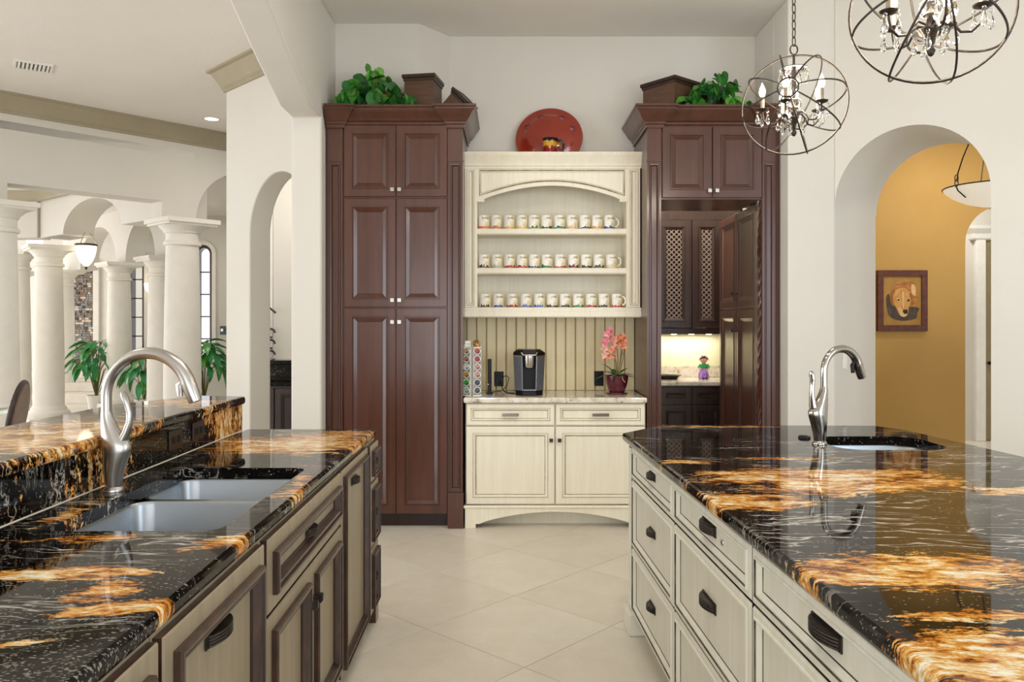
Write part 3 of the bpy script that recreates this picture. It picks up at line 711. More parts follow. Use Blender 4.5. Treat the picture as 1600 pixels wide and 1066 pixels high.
t = thing('pantry_base_cabinet', 'dark espresso base cabinet with drawers in the back pantry', 'cabinet', (0, 7.32, 0))
MB().box(1.05, 2.25, 0.0, 0.58, 0.1, 0.905).build('carcass', ESPRESSO, t)
for z0, z1 in ((0.735, 0.892), (0.45, 0.727), (0.12, 0.44)):
    for x0, x1 in ((1.08, 1.366), (1.372, 1.652), (1.664, 1.935), (1.941, 2.24)):
        d = front('drawer', x0, x1, z0, z1, [(i*0.75, q, m) for i, q, m in RM], [ESPRESSO, ESPRESSOD], t)
        if x0 > 1.6: put('handle', BARP, d, (x0+x1)/2, (z0+z1)/2)
c = slab('pantry_countertop', [(1.03, 7.29), (2.28, 7.29), (2.28, 7.91), (1.03, 7.91)], 0.945, 0.04, LGRAN)
tag(c, 'pale granite countertop with low backsplash in the back pantry', 'countertop')
MB().box(1.03, 2.28, 7.885, 7.915, 0.945, 1.056).build('backsplash', LGRAN, c, bevel=0.003)

# ---- coffee bar: base cabinet
t = thing('coffee_bar_cabinet', 'cream glazed base cabinet with two drawers and two doors below the coffee maker', 'cabinet', (0, 5.777, 0))
cm = [CREAM, CREAMD]
MB().box(-0.326, 0.975, 0.0, 0.55, 0.165, 0.905).build('carcass', CREAM, t)
for x0, x1 in ((-0.318, 0.315), (0.327, 0.968)):
    d = front('drawer', x0, x1, 0.742, 0.896, RCS, cm, t); put('handle', BARN, d, (x0+x1)/2, 0.819)
for x0, x1, kx in ((-0.320, 0.316, 0.291), (0.326, 0.968, 0.352)):
    d = front('door', x0, x1, 0.172, 0.732, RC, cm, t); put('knob', KN_PE, d, kx, 0.636)
pts = [(-0.33, 0.0), (-0.252, 0.0), (-0.252, 0.030)]+[(-0.225+0.548*2*i/24, 0.030+0.088*math.sin(PI*i/24)**0.75) for i in range(25)]+[(0.898, 0.030), (0.898, 0.0), (0.976, 0.0), (0.976, 0.162), (-0.33, 0.162)]
b = MB().prism(pts, 'y', -0.03, 0.0)
b.build('base_valance', CREAM, t, bevel=0.003)
MB().sweep([(-0.33, 0.0), (-0.33, -0.03), (0.976, -0.03), (0.976, 0.0)], [(0, 0.145), (0.006, 0.145), (0.010, 0.155), (0.004, 0.166), (0, 0.166)], flip=1).build('base_moulding', CREAM, t)
MB().box(-0.25, 0.9, 0.12, 0.14, 0, 0.165).build('toe_kick', CREAM, t)
c = slab('coffee_bar_countertop', [(-0.338, 5.725), (0.978, 5.725), (0.978, 6.35), (-0.338, 6.35)], 0.945, 0.04, LGRAN, r=0.010)
tag(c, 'pale speckled granite countertop under the coffee maker', 'countertop')
# ---- beadboard back: one plank at a time
t = thing('beadboard_panel', 'cream beadboard panelling behind the coffee maker and orchid', 'panelling', (0, 6.35, 0))
pm = MB().prism([(0.003, 0), (0.003, -0.004), (0.009, -0.012), (0.070, -0.012), (0.076, -0.004), (0.076, 0)], 'z', 0.947, 1.60).mesh('plank', BEAD)
for k in range(17): obj('plank', pm, t, loc=(-0.352+0.0788*k, 0, 0))
MB().box(-0.36, 0.99, 0.0, 0.012, 0.947, 1.6).build('backing_board', M('beadboard_groove', '#8f7a4e', 0.6, hex2='#a8925f', scale=10), t)
# ---- hutch
t = thing('display_hutch', 'cream glazed open hutch with arched valance holding rows of mugs', 'hutch', (0, 6.03, 0))
mb = MB().box(-0.343, -0.254, 0.012, 0.31, 1.525, 2.69).box(0.878, 0.975, 0.012, 0.31, 1.525, 2.69).box(-0.254, 0.878, 0.295, 0.31, 1.54, 2.69).box(-0.254, 0.878, 0.01, 0.31, 2.62, 2.69).box(-0.254, 0.878, 0.01, 0.31, 1.54, 1.597)
mb.build('carcass', CREAM, t)
for z in (1.898, 2.198):
    MB().prism([(0.03, z), (0.295, z), (0.295, z-0.045), (0.034, z-0.045), (0.026, z-0.036), (0.026, z-0.008)], 'x', -0.254, 0.878).build('shelf', CREAM, t)
for x0, x1 in ((-0.345, -0.262), (0.886, 0.977)):
    MB().panel(x0, x1, 1.60, 2.655, [(0, 0.012, 1), (0, -0.008, 0), (0.014, -0.008, 0), (0.017, -0.013, 1), (0.023, -0.013, 0), (0.029, -0.004, 0), (0.032, -0.003, 1)]).build('pilaster', cm, t)
apts = [(-0.200, 2.418)]+[(-0.200+1.024*i/24, 2.418+0.102*math.sin(PI*i/24)**0.85) for i in range(1, 24)]+[(0.824, 2.418)]
MB().prism([(-0.262, 2.396), (-0.200, 2.396)]+apts+[(0.824, 2.396), (0.886, 2.396), (0.886, 2.665), (-0.262, 2.665)], 'y', 0.0, 0.022).build('valance', CREAM, t, bevel=0.002)
# raised bead following the valance panel
bead = [(-0.235, 2.445)]+[(x, z+0.034) for x, z in apts[2:-2]]+[(0.859, 2.445), (0.859, 2.635), (-0.235, 2.635)]
MB().tube([(x, -0.001, z) for x, z in bead], 0.0045, 6, closed=True).build('valance_bead', CREAMD, t)
bead2 = inset(bead, 0.012)
MB().tube([(x, -0.002, z) for x, z in bead2], 0.006, 6, closed=True).build('valance_bead', CREAM, t, smooth=60)
MB().sweep([(-0.345, 0.31), (-0.345, 0.0), (0.977, 0.0), (0.977, 0.31)], [(0, 1.522), (0.004, 1.522), (0.012, 1.53), (0.012, 1.566), (0.006, 1.572), (0.008, 1.590), (0.004, 1.598), (0, 1.598)], flip=1).build('bottom_rail', CREAM, t, smooth=25)
MB().sweep([(-0.343, 0.31), (-0.343, 0.0), (0.975, 0.0), (0.975, 0.31)], [(0, 2.65), (0.010, 2.65), (0.012, 2.662), (0.02, 2.668), (0.022, 2.685), (0.03, 2.70), (0.045, 2.735), (0.052, 2.745), (0.052, 2.752), (0.058, 2.755), (0.058, 2.764), (0, 2.764)], flip=1).build('crown_moulding', CREAM, t, smooth=25)

# ------------------------------------------------------------------ left run with the sink
LT = rad(90.75); LO = (-0.648, 0.0, 0.0)
tm = [TAUPE, TAUPED, MAHOGD]
def lunit(name, label, x0, x1, cat='cabinet', out=0.0, cuts=()):
    t = thing(name, label, cat, LO, LT)
    mb = MB()
    if cuts: mb.box(x0, x1, -out, 0.02, 0.09, 0.905).box(x0, x0+0.02, 0.02, 0.60, 0.09, 0.905).box(x1-0.02, x1, 0.02, 0.60, 0.09, 0.905).box(x0, x1, 0.02, 0.6, 0.09, 0.11)
    else: mb.box(x0, x1, -out, 0.60, 0.09, 0.905)
    mb.build('carcass', TAUPED if False else TAUPE, t)
    MB().box(x0, x1, 0.06, 0.08, 0, 0.09).build('toe_kick', TAUPED, t)
    return t
t = lunit('drawer_cabinet', 'taupe glazed drawer cabinet nearest the camera under the sink counter', 0.40, 1.470)
for z0, z1 in ((0.70, 0.895), (0.40, 0.69), (0.1, 0.39)):
    d = front('drawer', 0.45, 1.462, z0, z1, RT, tm, t); put('knob', KN_PE, d, 1.30, (z0+z1)/2)
t = lunit('panel_cabinet', 'taupe cabinet with one wide framed panel left of the sink doors', 1.474, 2.122)
d = front('door', 1.484, 2.116, 0.098, 0.893, RT, tm, t); put('handle', PULL, d, 1.79, 0.79, -0.012)
t = lunit('sink_base_cabinet', 'taupe sink cabinet with long false drawer over two doors', 2.126, 3.140, cuts=True)
d = front('drawer', 2.15, 3.130, 0.690, 0.893, RT, tm, t); put('handle', PULLS, d, 2.66, 0.79, -0.012)
for x0, x1, kx in ((2.14, 2.632, 2.60), (2.638, 3.130, 2.672)):
    d = front('door', x0, x1, 0.098, 0.680, RT, tm, t); put('knob', KN_PE, d, kx, 0.56)
t = lunit('dishwasher', 'taupe panelled dishwasher front between the sink doors and end drawers', 3.144, 3.775, 'dishwasher')
d = front('door', 3.150, 3.768, 0.07, 0.893, RTS, tm, t); put('handle', PULLS, d, 3.46, 0.80, -0.012)
t = lunit('end_drawer_cabinet', 'narrow taupe cabinet of three small drawers at the counter far end', 3.78, 4.012, out=0.012)
for z0, z1 in ((0.718, 0.893), (0.408, 0.708), (0.085, 0.398)):
    d = front('drawer', 3.785, 4.008, z0, z1, RTS, tm, t, y=-0.012); put('handle', mesh_bar(0.07).mesh('handle', PEWTER, 40) if z0 < 0 else PULLS, d, 3.896, (z0+z1)/2, -0.026)
for x0, x1 in ((3.93, 4.016),): MB().box(x0, x1, -0.035, 0.06, 0.0, 0.082).build('foot', MAHOG, t, bevel=0.004)
hole = round_rect(-1.205, -0.752, 2.05, 2.945, 0.05)
c = slab('sink_counter', [(-0.643, 0.35), (-0.682, 4.03), (-1.335, 4.03), (-1.335, 0.35)], 0.945, 0.04, G_LEFT, [hole], r=0.012)
tag(c, 'polished black and gold granite counter around the double sink', 'countertop')
k = thing('double_sink', 'brushed steel double bowl undermount sink in the left counter', 'sink')
b1 = basin(MB(), -1.212, -0.745, 2.035, 2.585, 0.902, 0.70, 0.06).build('bowl', STEEL, k, smooth=50)
b2 = basin(MB(), -1.212, -0.745, 2.615, 2.955, 0.902, 0.72, 0.06).build('bowl', STEEL, k, smooth=50)
for (y, z) in ((2.31, 0.698), (2.785, 0.718)):
    MB().lathe([(0.0, 0.004), (0.03, 0.001), (0.042, 0.003), (0.045, 0)], 18).build('drain', STEEL, k, smooth=50, loc=(-0.96, y, z))
# raised bar: knee wall, splash, bar top
kw = thing('bar_knee_wall', 'dark wood knee wall carrying the raised bar behind the sink', 'half wall')
MB().box(-1.60, -1.36, 0.35, 3.985, 0, 1.078).build('core', MAHOG, kw)
sp = tag(MB().box(-1.36, -1.335, 0.35, 3.965, 0.945, 1.078).build('granite_backsplash', G_SPLASH), 'dark gold streaked granite splash between sink counter and raised bar', 'backsplash')
MB().tube([(-1.3335, 0.35, 0.9455), (-1.3335, 3.96, 0.9455)], 0.003, 6).build('caulk_line', M('pale_caulk', '#cfc6b4', 0.6), sp)
c = slab('raised_bar_top', [(-1.31, 0.3), (-1.315, 3.95), (-1.55, 3.99), (-1.78, 3.55), (-1.78, 0.3)], 1.118, 0.04, G_BAR, r=0.012)
tag(c, 'polished dark granite raised bar top behind the sink', 'countertop')
def outlet(label, x, y, z, rz, wd, ht, mat, horiz=False):
    t = thing('electrical_outlet', label, 'outlet', (x, y, z), rz)
    MB().box(-wd/2, wd/2, -0.006, 0, -ht/2, ht/2).build('plate', mat, t, bevel=0.003)
    mb = MB()
    for s in (-1, 1):
        cx, cz = (s*wd*0.2, 0) if horiz else (0, s*ht*0.2)
        mb.box(cx-0.014, cx+0.014, -0.009, -0.005, cz-0.014, cz+0.014)
    mb.build('socket', BLACKP, t, bevel=0.002)
outlet('dark brown outlet on the granite splash, nearer the faucet', -1.335, 3.17, 1.018, rad(90), 0.125, 0.078, DARKBRN, True)
outlet('dark brown outlet on the granite splash, farther from the faucet', -1.335, 3.40, 1.022, rad(90), 0.125, 0.078, DARKBRN, True)
outlet('black outlet on the beadboard left of the coffee maker', -0.094, 6.337, 1.037, 0, 0.075, 0.118, BLACKP)
outlet('black outlet on the beadboard left of the orchid', 0.70, 6.337, 1.040, 0, 0.075, 0.118, BLACKP)

# ------------------------------------------------------------------ right island
IT = rad(-87.9); IO = (0.588, 3.885, 0.0)
sm = [SAGE, SAGED]
def iunit(label, x0, x1):
    t = thing('island_drawer_cabinet', label, 'cabinet', IO, IT)
    MB().box(x0, x1, 0.0, 0.55, 0.1, 0.905).build('carcass', SAGE, t)
    MB().box(x0, x1, 0.06, 0.08, 0, 0.1).build('toe_kick', SAGE, t)
    return t
for lab, x0, x1, fx, pl in (('sage cream island drawer cabinet at the far corner beside the foot block', 0.0, 0.943, 0.125, PULLS),
                        ('sage cream island drawer cabinet with small round lock in its top drawer', 0.945, 1.789, 0.952, PULL),
                        ('sage cream island drawer cabinet nearest the camera', 1.791, 2.66, 1.798, PULL)):
    t = iunit(lab, x0, x1); last = x0 > 1.7
    for z0, z1 in ((0.748, 0.897), (0.428, 0.740), (0.12, 0.420)):
        d = front('drawer', fx, x1-(0.03 if last else 0.008), z0, z1, RS, sm, t)
        xm = (fx+x1)/2-0.01
        if not (last and z0 < 0.7): put('handle', pl, d, xm, (z0+z1)/2+0.012, -0.008)
        if 0.9 < x0 < 1.0 and z0 > 0.7:
            mb = MB().lathe([(0, 0.005), (0.006, 0.005), (0.010, 0.003), (0.011, 0)], 14); mb.v = [(p[0], -p[2], p[1]) for p in mb.v]
            mb.build('lock', NICKEL, d, smooth=40, loc=(xm+0.135, -0.008, 0.822))
    if x0 == 0.0:
        MB().panel(0.0, 0.115, 0.11, 0.903, [(0, 0.02, 1), (0, -0.012, 0), (0.018, -0.012, 0), (0.021, -0.017, 1), (0.028, -0.017, 0), (0.034, -0.006, 0), (0.037, -0.005, 1)]).build('corner_pilaster', sm, t)
        MB().box(-0.03, 0.125, -0.035, 0.10, 0.0, 0.105).build('foot', SAGE, t, bevel=0.006)
t = thing('kitchen_island', 'sage cream panelled island core behind the drawer cabinets', 'island')
isl = [(0.545, 3.89), (0.792, 4.193), (1.90, 4.165), (1.985, 3.985), (2.06, 3.19), (2.15, 0.75), (0.662, 0.75)]
core = inset(isl, 0.06); core[0] = (1.17, 3.88); core[1] = (1.17, 4.12); core[-1] = (1.28, 0.81)
mb = MB().prism(core[:1]+core[1:], 'z', 0.1, 0.70).prism([(1.28, 0.81), (2.08, 0.81), (2.02, 3.10), (1.20, 3.10)], 'z', 0.70, 0.905)
mb.prism([(0.62, 3.93), (0.82, 4.135), (1.86, 4.11), (1.86, 3.95), (1.12, 3.95)], 'z', 0.1, 0.905)
mb.build('core_panel', SAGE, t)
hole = round_rect(1.40, 1.885, 3.36, 3.765, 0.12)
c = slab('island_countertop', isl, 0.945, 0.04, G_ISLAND, [hole], r=0.012)
tag(c, 'polished black and gold granite top of the right island', 'countertop')
k = thing('prep_sink', 'small steel prep sink set in the right island', 'sink')
basin(MB(), 1.393, 1.892, 3.353, 3.772, 0.902, 0.72, 0.12).build('bowl', STEEL, k, smooth=50)
MB().lathe([(0.0, 0.004), (0.03, 0.001), (0.042, 0.003), (0.045, 0)], 18).build('drain', STEEL, k, smooth=50, loc=(1.64, 3.56, 0.718))
tag(MB().lathe([(0, 0.012), (0.022, 0.012), (0.027, 0.008), (0.028, 0)], 20).build('air_switch', BLACKP, None, smooth=40, loc=(1.366, 3.71, 0.945)), 'round black button on the island beside the prep faucet', 'switch')

# ------------------------------------------------------------------ faucets (local +x is the spout direction)
def faucet(name, label, loc, rz, mat, r=0.138, zc=0.302, neck=0.016, side=1, head=0.08, sweep_=0.90):
    t = thing(name, label, 'faucet', loc, rz)
    MB().lathe([(0, 0), (0.031, 0), (0.032, 0.006), (0.029, 0.012), (0.026, 0.016)], 24).build('base_ring', mat, t, smooth=40)
    ax = -0.024
    st = [(0.014, 0.025, 0.024, 0), (0.05, 0.030, 0.027, 0.0), (0.09, 0.038, 0.030, 0.004), (0.125, 0.045, 0.032, 0.009), (0.145, 0.047, 0.032, 0.010), (0.16, 0.044, 0.030, 0.005),
          (0.18, 0.036, 0.026, -0.004), (0.205, 0.027, 0.021, -0.014), (0.235, 0.019, 0.018, -0.022), (0.255, neck, neck, ax)]
    n = 24; vs = []; fs = []
    for (z, rx, ry, cx) in st:
        for k in range(n): a = 2*PI*k/n; vs.append((side*cx+rx*math.cos(a), ry*math.sin(a), z))
    for i in range(len(st)-1):
        for k in range(n): fs.append((i*n+k, i*n+(k+1) % n, (i+1)*n+(k+1) % n, (i+1)*n+k))
    MB().add(vs, fs).build('body', mat, t, smooth=60)
    axs = side*ax; cx = axs+r
    pts = [(axs, 0, 0.235), (axs, 0, zc-0.03)]+[(cx-r*math.cos(a), 0, zc+r*math.sin(a)) for a in [PI*sweep_*i/22 for i in range(23)]]
    rr = [neck, neck]+[neck+0.007*(i/22)**1.5 for i in range(23)]
    MB().tube(pts, rr, 18).build('gooseneck', mat, t, smooth=60)
    e = Vector(pts[-1]); dv = (Vector(pts[-1])-Vector(pts[-2])).normalized()
    g = thing('x', 'x', 'x') if False else None
    h = MB().tube([e, e+dv*0.004], rr[-1]*0.93, 18).tube([e+dv*0.004, e+dv*head*0.6, e+dv*head], [rr[-1], rr[-1]*0.98, rr[-1]*0.86], 18)
    hd = h.build('spray_head', mat, t, smooth=40)
    q = e+dv*0.012
    MB().tube([q+Vector((-0.022, 0, 0.02)), q+Vector((-0.034, 0, 0.004)), q+Vector((-0.032, 0, -0.03))], [0.006, 0.008, 0.006], 8, ell=1.6).build('spray_button', BLACKP if mat is FAUCET2 else mat, hd, smooth=60)
    lv = [(0.030, 0.165), (0.042, 0.19), (0.052, 0.22), (0.052, 0.25), (0.044, 0.28), (0.034, 0.305), (0.030, 0.318)]
    if side < 0: lv = [(0.036, 0.165), (0.040, 0.19), (0.043, 0.22), (0.042, 0.255), (0.039, 0.285), (0.043, 0.31), (0.047, 0.322)]
    MB().tube([(x, 0, z) for x, z in lv], [0.016, 0.013, 0.010, 0.0095, 0.010, 0.011, 0.006], 12, ell=1.3).build('lever', mat, t, smooth=60)
    if side < 0:
        for ch in t.children:
            if ch.name.split('.')[0] == 'lever': ch.rotation_euler = (0, 0, PI)
    return t
faucet('kitchen_faucet', 'tall brushed steel gooseneck faucet behind the double sink', (-1.262, 2.535, 0.945), rad(-4), FAUCET, head=0.062)
faucet('prep_faucet', 'tall nickel gooseneck faucet at the island prep sink', (1.362, 3.516, 0.945), rad(21), FAUCET2, r=0.098, zc=0.322, neck=0.0145, side=-1, head=0.07)
# ------------------------------------------------------------------ mugs
def text_meshes(words, size):
    os_ = []
    for wd in words:
        cu = bpy.data.curves.new('lettering', 'FONT'); cu.body = wd; cu.size = size; cu.align_x = 'CENTER'; cu.shear = 0.25; cu.resolution_u = 2
        o = bpy.data.objects.new('lettering', cu); COL.objects.link(o); os_.append(o)
    dg = bpy.context.evaluated_depsgraph_get(); out = []
    for o in os_:
        me = bpy.data.meshes.new_from_object(o.evaluated_get(dg)); out.append(me)
    for o in os_:
        cu = o.data; bpy.data.objects.remove(o); bpy.data.curves.remove(cu)
    return out
WORDS = [['Rothen', 'Can', 'Berlin', 'Bern', 'Orlando', 'Paris', 'Krakow', 'Beijing', 'Lima', 'London', 'San Juan'],
         ['Lyon', 'Vienna', 'Rome', 'Venezia', 'Lille', 'London', 'Chicago', 'Bali', 'Kyoto', 'Paris', 'Costa Rica'],
         ['Italy', 'Espana', 'Singapore', 'Ohio', 'Dallas', 'Utah', 'Tampa', 'Oregon', 'Miami', 'Fiji', 'Texas']]
MX = [[756.3, 775.6, 795.3, 815.4, 834.4, 854.2, 874.4, 894, 914, 933, 952.2], [756.6, 776.4, 796, 815.4, 834.9, 854.9, 875.5, 896.4, 916, 935.9, 955.5],
      [758.6, 778.7, 800.4, 822, 842.9, 863, 883.2, 903.7, 923.8, 943.6, 964]]
MXW = [[(x-798)*0.004912 for x in row] for row in MX]
BANDS = [['orange', 'tan', 'yellow', 'gold', 'green', 'dark green', 'teal green', 'peach', 'navy', 'amber', 'blue'],
         ['brown', 'grey', 'red', 'crimson', 'navy', 'green', 'scarlet', 'maroon', 'black', 'charcoal', 'pale tan'],
         ['dark brown', 'blue', 'red', 'periwinkle', 'cobalt', 'black', 'charcoal', 'green', 'crimson', 'dark grey', 'scarlet']]
BC = {'orange': '#e2762c', 'tan': '#c97c3c', 'yellow': '#e8b32c', 'gold': '#e6c274', 'green': '#2f7d4c', 'dark green': '#17553c', 'teal green': '#1d7660', 'peach': '#e8a673', 'navy': '#27345f', 'amber': '#e39a3c', 'blue': '#2d4fa0',
      'brown': '#4a3524', 'grey': '#b9b3aa', 'red': '#a8202a', 'crimson': '#b3232f', 'scarlet': '#b8202c', 'maroon': '#6d2a30', 'black': '#26221f', 'charcoal': '#3b3632', 'pale tan': '#d9c79f', 'dark brown': '#3a2a20', 'periwinkle': '#5b6cb5', 'cobalt': '#4a62b8', 'dark grey': '#34312f'}
BM = {k: M('mug_print_'+k.replace(' ', '_'), v, 0.3, hex2=v, scale=10) for k, v in BC.items()}
INK = M('mug_lettering_ink', '#2a2622', 0.4, hex2='#3a342e', scale=20)
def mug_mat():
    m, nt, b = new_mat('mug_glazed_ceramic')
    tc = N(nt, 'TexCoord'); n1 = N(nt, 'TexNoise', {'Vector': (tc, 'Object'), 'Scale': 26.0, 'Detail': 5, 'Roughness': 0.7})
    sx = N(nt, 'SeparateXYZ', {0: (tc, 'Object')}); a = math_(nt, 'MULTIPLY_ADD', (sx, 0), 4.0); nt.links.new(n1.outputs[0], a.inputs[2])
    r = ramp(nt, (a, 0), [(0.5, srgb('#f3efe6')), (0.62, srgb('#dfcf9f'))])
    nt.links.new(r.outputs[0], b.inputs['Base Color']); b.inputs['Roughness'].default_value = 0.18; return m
MUGM = mug_mat()
r = 0.0435; h = 0.106
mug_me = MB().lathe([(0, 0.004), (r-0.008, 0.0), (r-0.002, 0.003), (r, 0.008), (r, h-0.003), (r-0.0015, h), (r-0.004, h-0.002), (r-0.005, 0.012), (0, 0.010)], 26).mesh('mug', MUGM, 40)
def handle_me(a):
    pts = [(r-0.003+0.030*math.sin(PI*i/12)**0.8, 0.053+0.032*math.cos(PI*i/12)) for i in range(13)]
    return MB().tube([(x*math.cos(a), x*math.sin(a), z) for x, z in pts], 0.0052, 8, ell=1.3).mesh('handle', WHITEP, 60)
H_BACK, H_SIDE, H_FRONT = handle_me(rad(62)), handle_me(0), handle_me(rad(-30))
def band_me(seed):
    rr = random.Random(seed); n = 22; vs = []; fs = []; a0 = rad(-90-rr.uniform(50, 95)); a1 = rad(-90+rr.uniform(30, 95)); hh = rr.uniform(0.010, 0.017)
    tops = []
    for i in range(n+1):
        if i % 2 == 0: hh2 = hh*rr.choice((0.45, 0.8, 1.0, 1.3, 1.7))
        tops.append(hh2)
    for i in range(n+1):
        a = a0+(a1-a0)*i/n
        for z in (0.006, 0.006+tops[i]): vs.append(((r+0.0006)*math.cos(a), (r+0.0006)*math.sin(a), z))
    for i in range(n): fs.append((2*i, 2*i+2, 2*i+3, 2*i+1))
    return vs, fs
ORD = ['first', 'second', 'third', 'fourth', 'fifth', 'sixth', 'seventh', 'eighth', 'ninth', 'tenth', 'last']
allw = [w_ for row in WORDS for w_ in row]; TX = text_meshes(allw, 0.021)
for ri, (zs, rn) in enumerate(((2.198, 'top'), (1.898, 'middle'), (1.597, 'bottom'))):
    for k in range(11):
        bn = BANDS[ri][k]
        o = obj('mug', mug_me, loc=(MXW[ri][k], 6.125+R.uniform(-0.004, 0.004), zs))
        tag(o, 'white printed mug with %s base print, %s from left on the %s hutch shelf' % (bn, ORD[k], rn), 'mug', 'printed mugs on the hutch shelves')
        hm = H_BACK if k < 10 else (H_FRONT if ri == 2 else H_SIDE)
        obj('handle', hm, o)
        v, f = band_me(ri*100+k); obj('print', MB().add(v, f).mesh('print', BM[bn]), o)
        me = TX[ri*11+k]; me.materials.clear(); me.materials.append(INK)
        wmax = max((abs(p.co.x) for p in me.vertices), default=0.02); sc_ = min(1.0, 0.036/max(wmax, 1e-4))
        a_off = 0.30
        for p in me.vertices:
            a = -PI/2+a_off+p.co.x*sc_/r; z = p.co.y*sc_
            p.co = ((r+0.0007)*math.cos(a), (r+0.0007)*math.sin(a), 0.078+z)
        obj('lettering', me, o)

# ------------------------------------------------------------------ coffee bar things
t = thing('coffee_maker', 'black and grey single cup coffee maker on the pale granite', 'coffee maker', (0.137, 5.97, 0.945))
def octo(wf, wb, yf, yb, ch): return [(-wf+ch, yf), (wf-ch, yf), (wf, yf+ch*1.2), (wb, yb), (-wb, yb), (-wf, yf+ch*1.2)]
prof = octo(0.108, 0.105, -0.105, 0.14, 0.055)
base = [(x*0.93, y) for x, y in prof]
MB().prism(base, 'z', 0, 0.036).build('base', BLACKP, t, bevel=0.004)
mb = MB()   # two side housings and a back, leaving the cup bay open
for s in (-1, 1):
    pl = [(s*0.050, -0.100), (s*0.057, -0.104), (s*0.118, -0.035), (s*0.114, 0.13), (s*0.050, 0.13)]
    lo = [(x*0.90, y) for x, y in pl]; n = 5
    mb.add([(x, y, 0.036) for x, y in lo]+[(x, y, 0.295) for x, y in pl], [(0, 1, 2, 3, 4), (9, 8, 7, 6, 5)]+[(i, (i+1) % n, n+(i+1) % n, n+i) for i in range(n)])
mb.build('side_housing', CHAR, t, bevel=0.003)
MB().box(-0.052, 0.052, 0.0, 0.13, 0.036, 0.295).build('bay_back', BLACKP, t)
MB().box(-0.05, 0.05, -0.10, 0.0, 0.036, 0.046).build('drip_tray', CHAR, t, bevel=0.002)
for s in (-1, 1): MB().add([(s*0.057, -0.1045, 0.285), (s*0.1185, -0.0355, 0.285), (s*0.1185, -0.0355, 0.296), (s*0.057, -0.1045, 0.296)], [(0, 1, 2, 3)]).build('silver_band', NICKEL, t)
tp = [(x*1.10, y) for x, y in prof]
tp2 = [(x*0.78, y*0.9) for x, y in prof]; n = 6
MB().add([(x, y, 0.296) for x, y in tp]+[(x, y, 0.316) for x, y in tp]+[(x, y, 0.338) for x, y in tp2], [tuple(range(6))[::-1]]+[(i, (i+1) % n, n+(i+1) % n, n+i) for i in range(n)]+[(n+i, n+(i+1) % n, 2*n+(i+1) % n, 2*n+i) for i in range(n)]+[tuple(range(12, 18))]).build('lid', BLACKP, t, bevel=0.004)
MB().lathe([(0.036, 0.205), (0.040, 0.215), (0.044, 0.29), (0.044, 0.297)], 20, c=(0, -0.062, 0)).build('brew_head', NICKEL, t, smooth=40)
MB().lathe([(0, 0.198), (0.03, 0.198), (0.034, 0.206)], 20, c=(0, -0.062, 0)).build('spout', BLACKP, t, smooth=40)
MB().tube([(-0.058, -0.108, 0.318), (-0.046, -0.122, 0.300), (0.046, -0.122, 0.300), (0.058, -0.108, 0.318)], 0.005, 8).build('lift_handle', NICKEL, t, smooth=60)
for k in range(5): a = PI*(k+0.5)/5; MB().lathe([(0.007, 0), (0.007, 0.003), (0, 0.003)], 10).build('button', NICKEL, t, loc=(0.038*math.cos(a), -0.05+0.02*math.sin(a), 0.337))
tag(MB().tube([(0.03, 6.03, 0.949), (-0.02, 6.08, 0.949), (-0.055, 6.16, 0.955), (-0.07, 6.24, 0.985), (-0.085, 6.318, 1.02)], 0.004, 6).tube([(-0.07, 6.318, 1.05), (-0.035, 6.30, 1.065), (-0.012, 6.27, 1.05), (-0.03, 6.22, 0.99), (-0.075, 6.2, 0.952), (-0.16, 6.13, 0.949)], 0.003, 6).build('power_cord', BLACKP, smooth=60), 'black power cords looping between outlet and coffee maker', 'cord')
t = thing('upright_device', 'slim black upright device standing beside the coffee pod racks', 'device', (-0.161, 6.05, 0.945))
MB().box(-0.013, 0.015, -0.05, 0.05, 0, 0.262).build('body', BLACKP, t, bevel=0.003)
MB().box(-0.022, 0.026, -0.06, 0.06, 0, 0.008).build('base', BLACKP, t, bevel=0.002)
MB().box(-0.010, -0.006, -0.052, -0.049, 0.07, 0.078).build('indicator', NICKEL, t)
PODC = [['#b79a78', '#a97f63', '#d9d6cf', '#b08a3c', '#3d9a3f', '#a7bf9c'], ['#b4402c', '#a83330', '#c79a8e', '#cf9a86', '#4a4b52', '#57595c']]
PODN = [['tan', 'brown', 'white', 'gold', 'green', 'pale green'], ['red', 'dark red', 'pink', 'peach', 'dark grey', 'slate']]
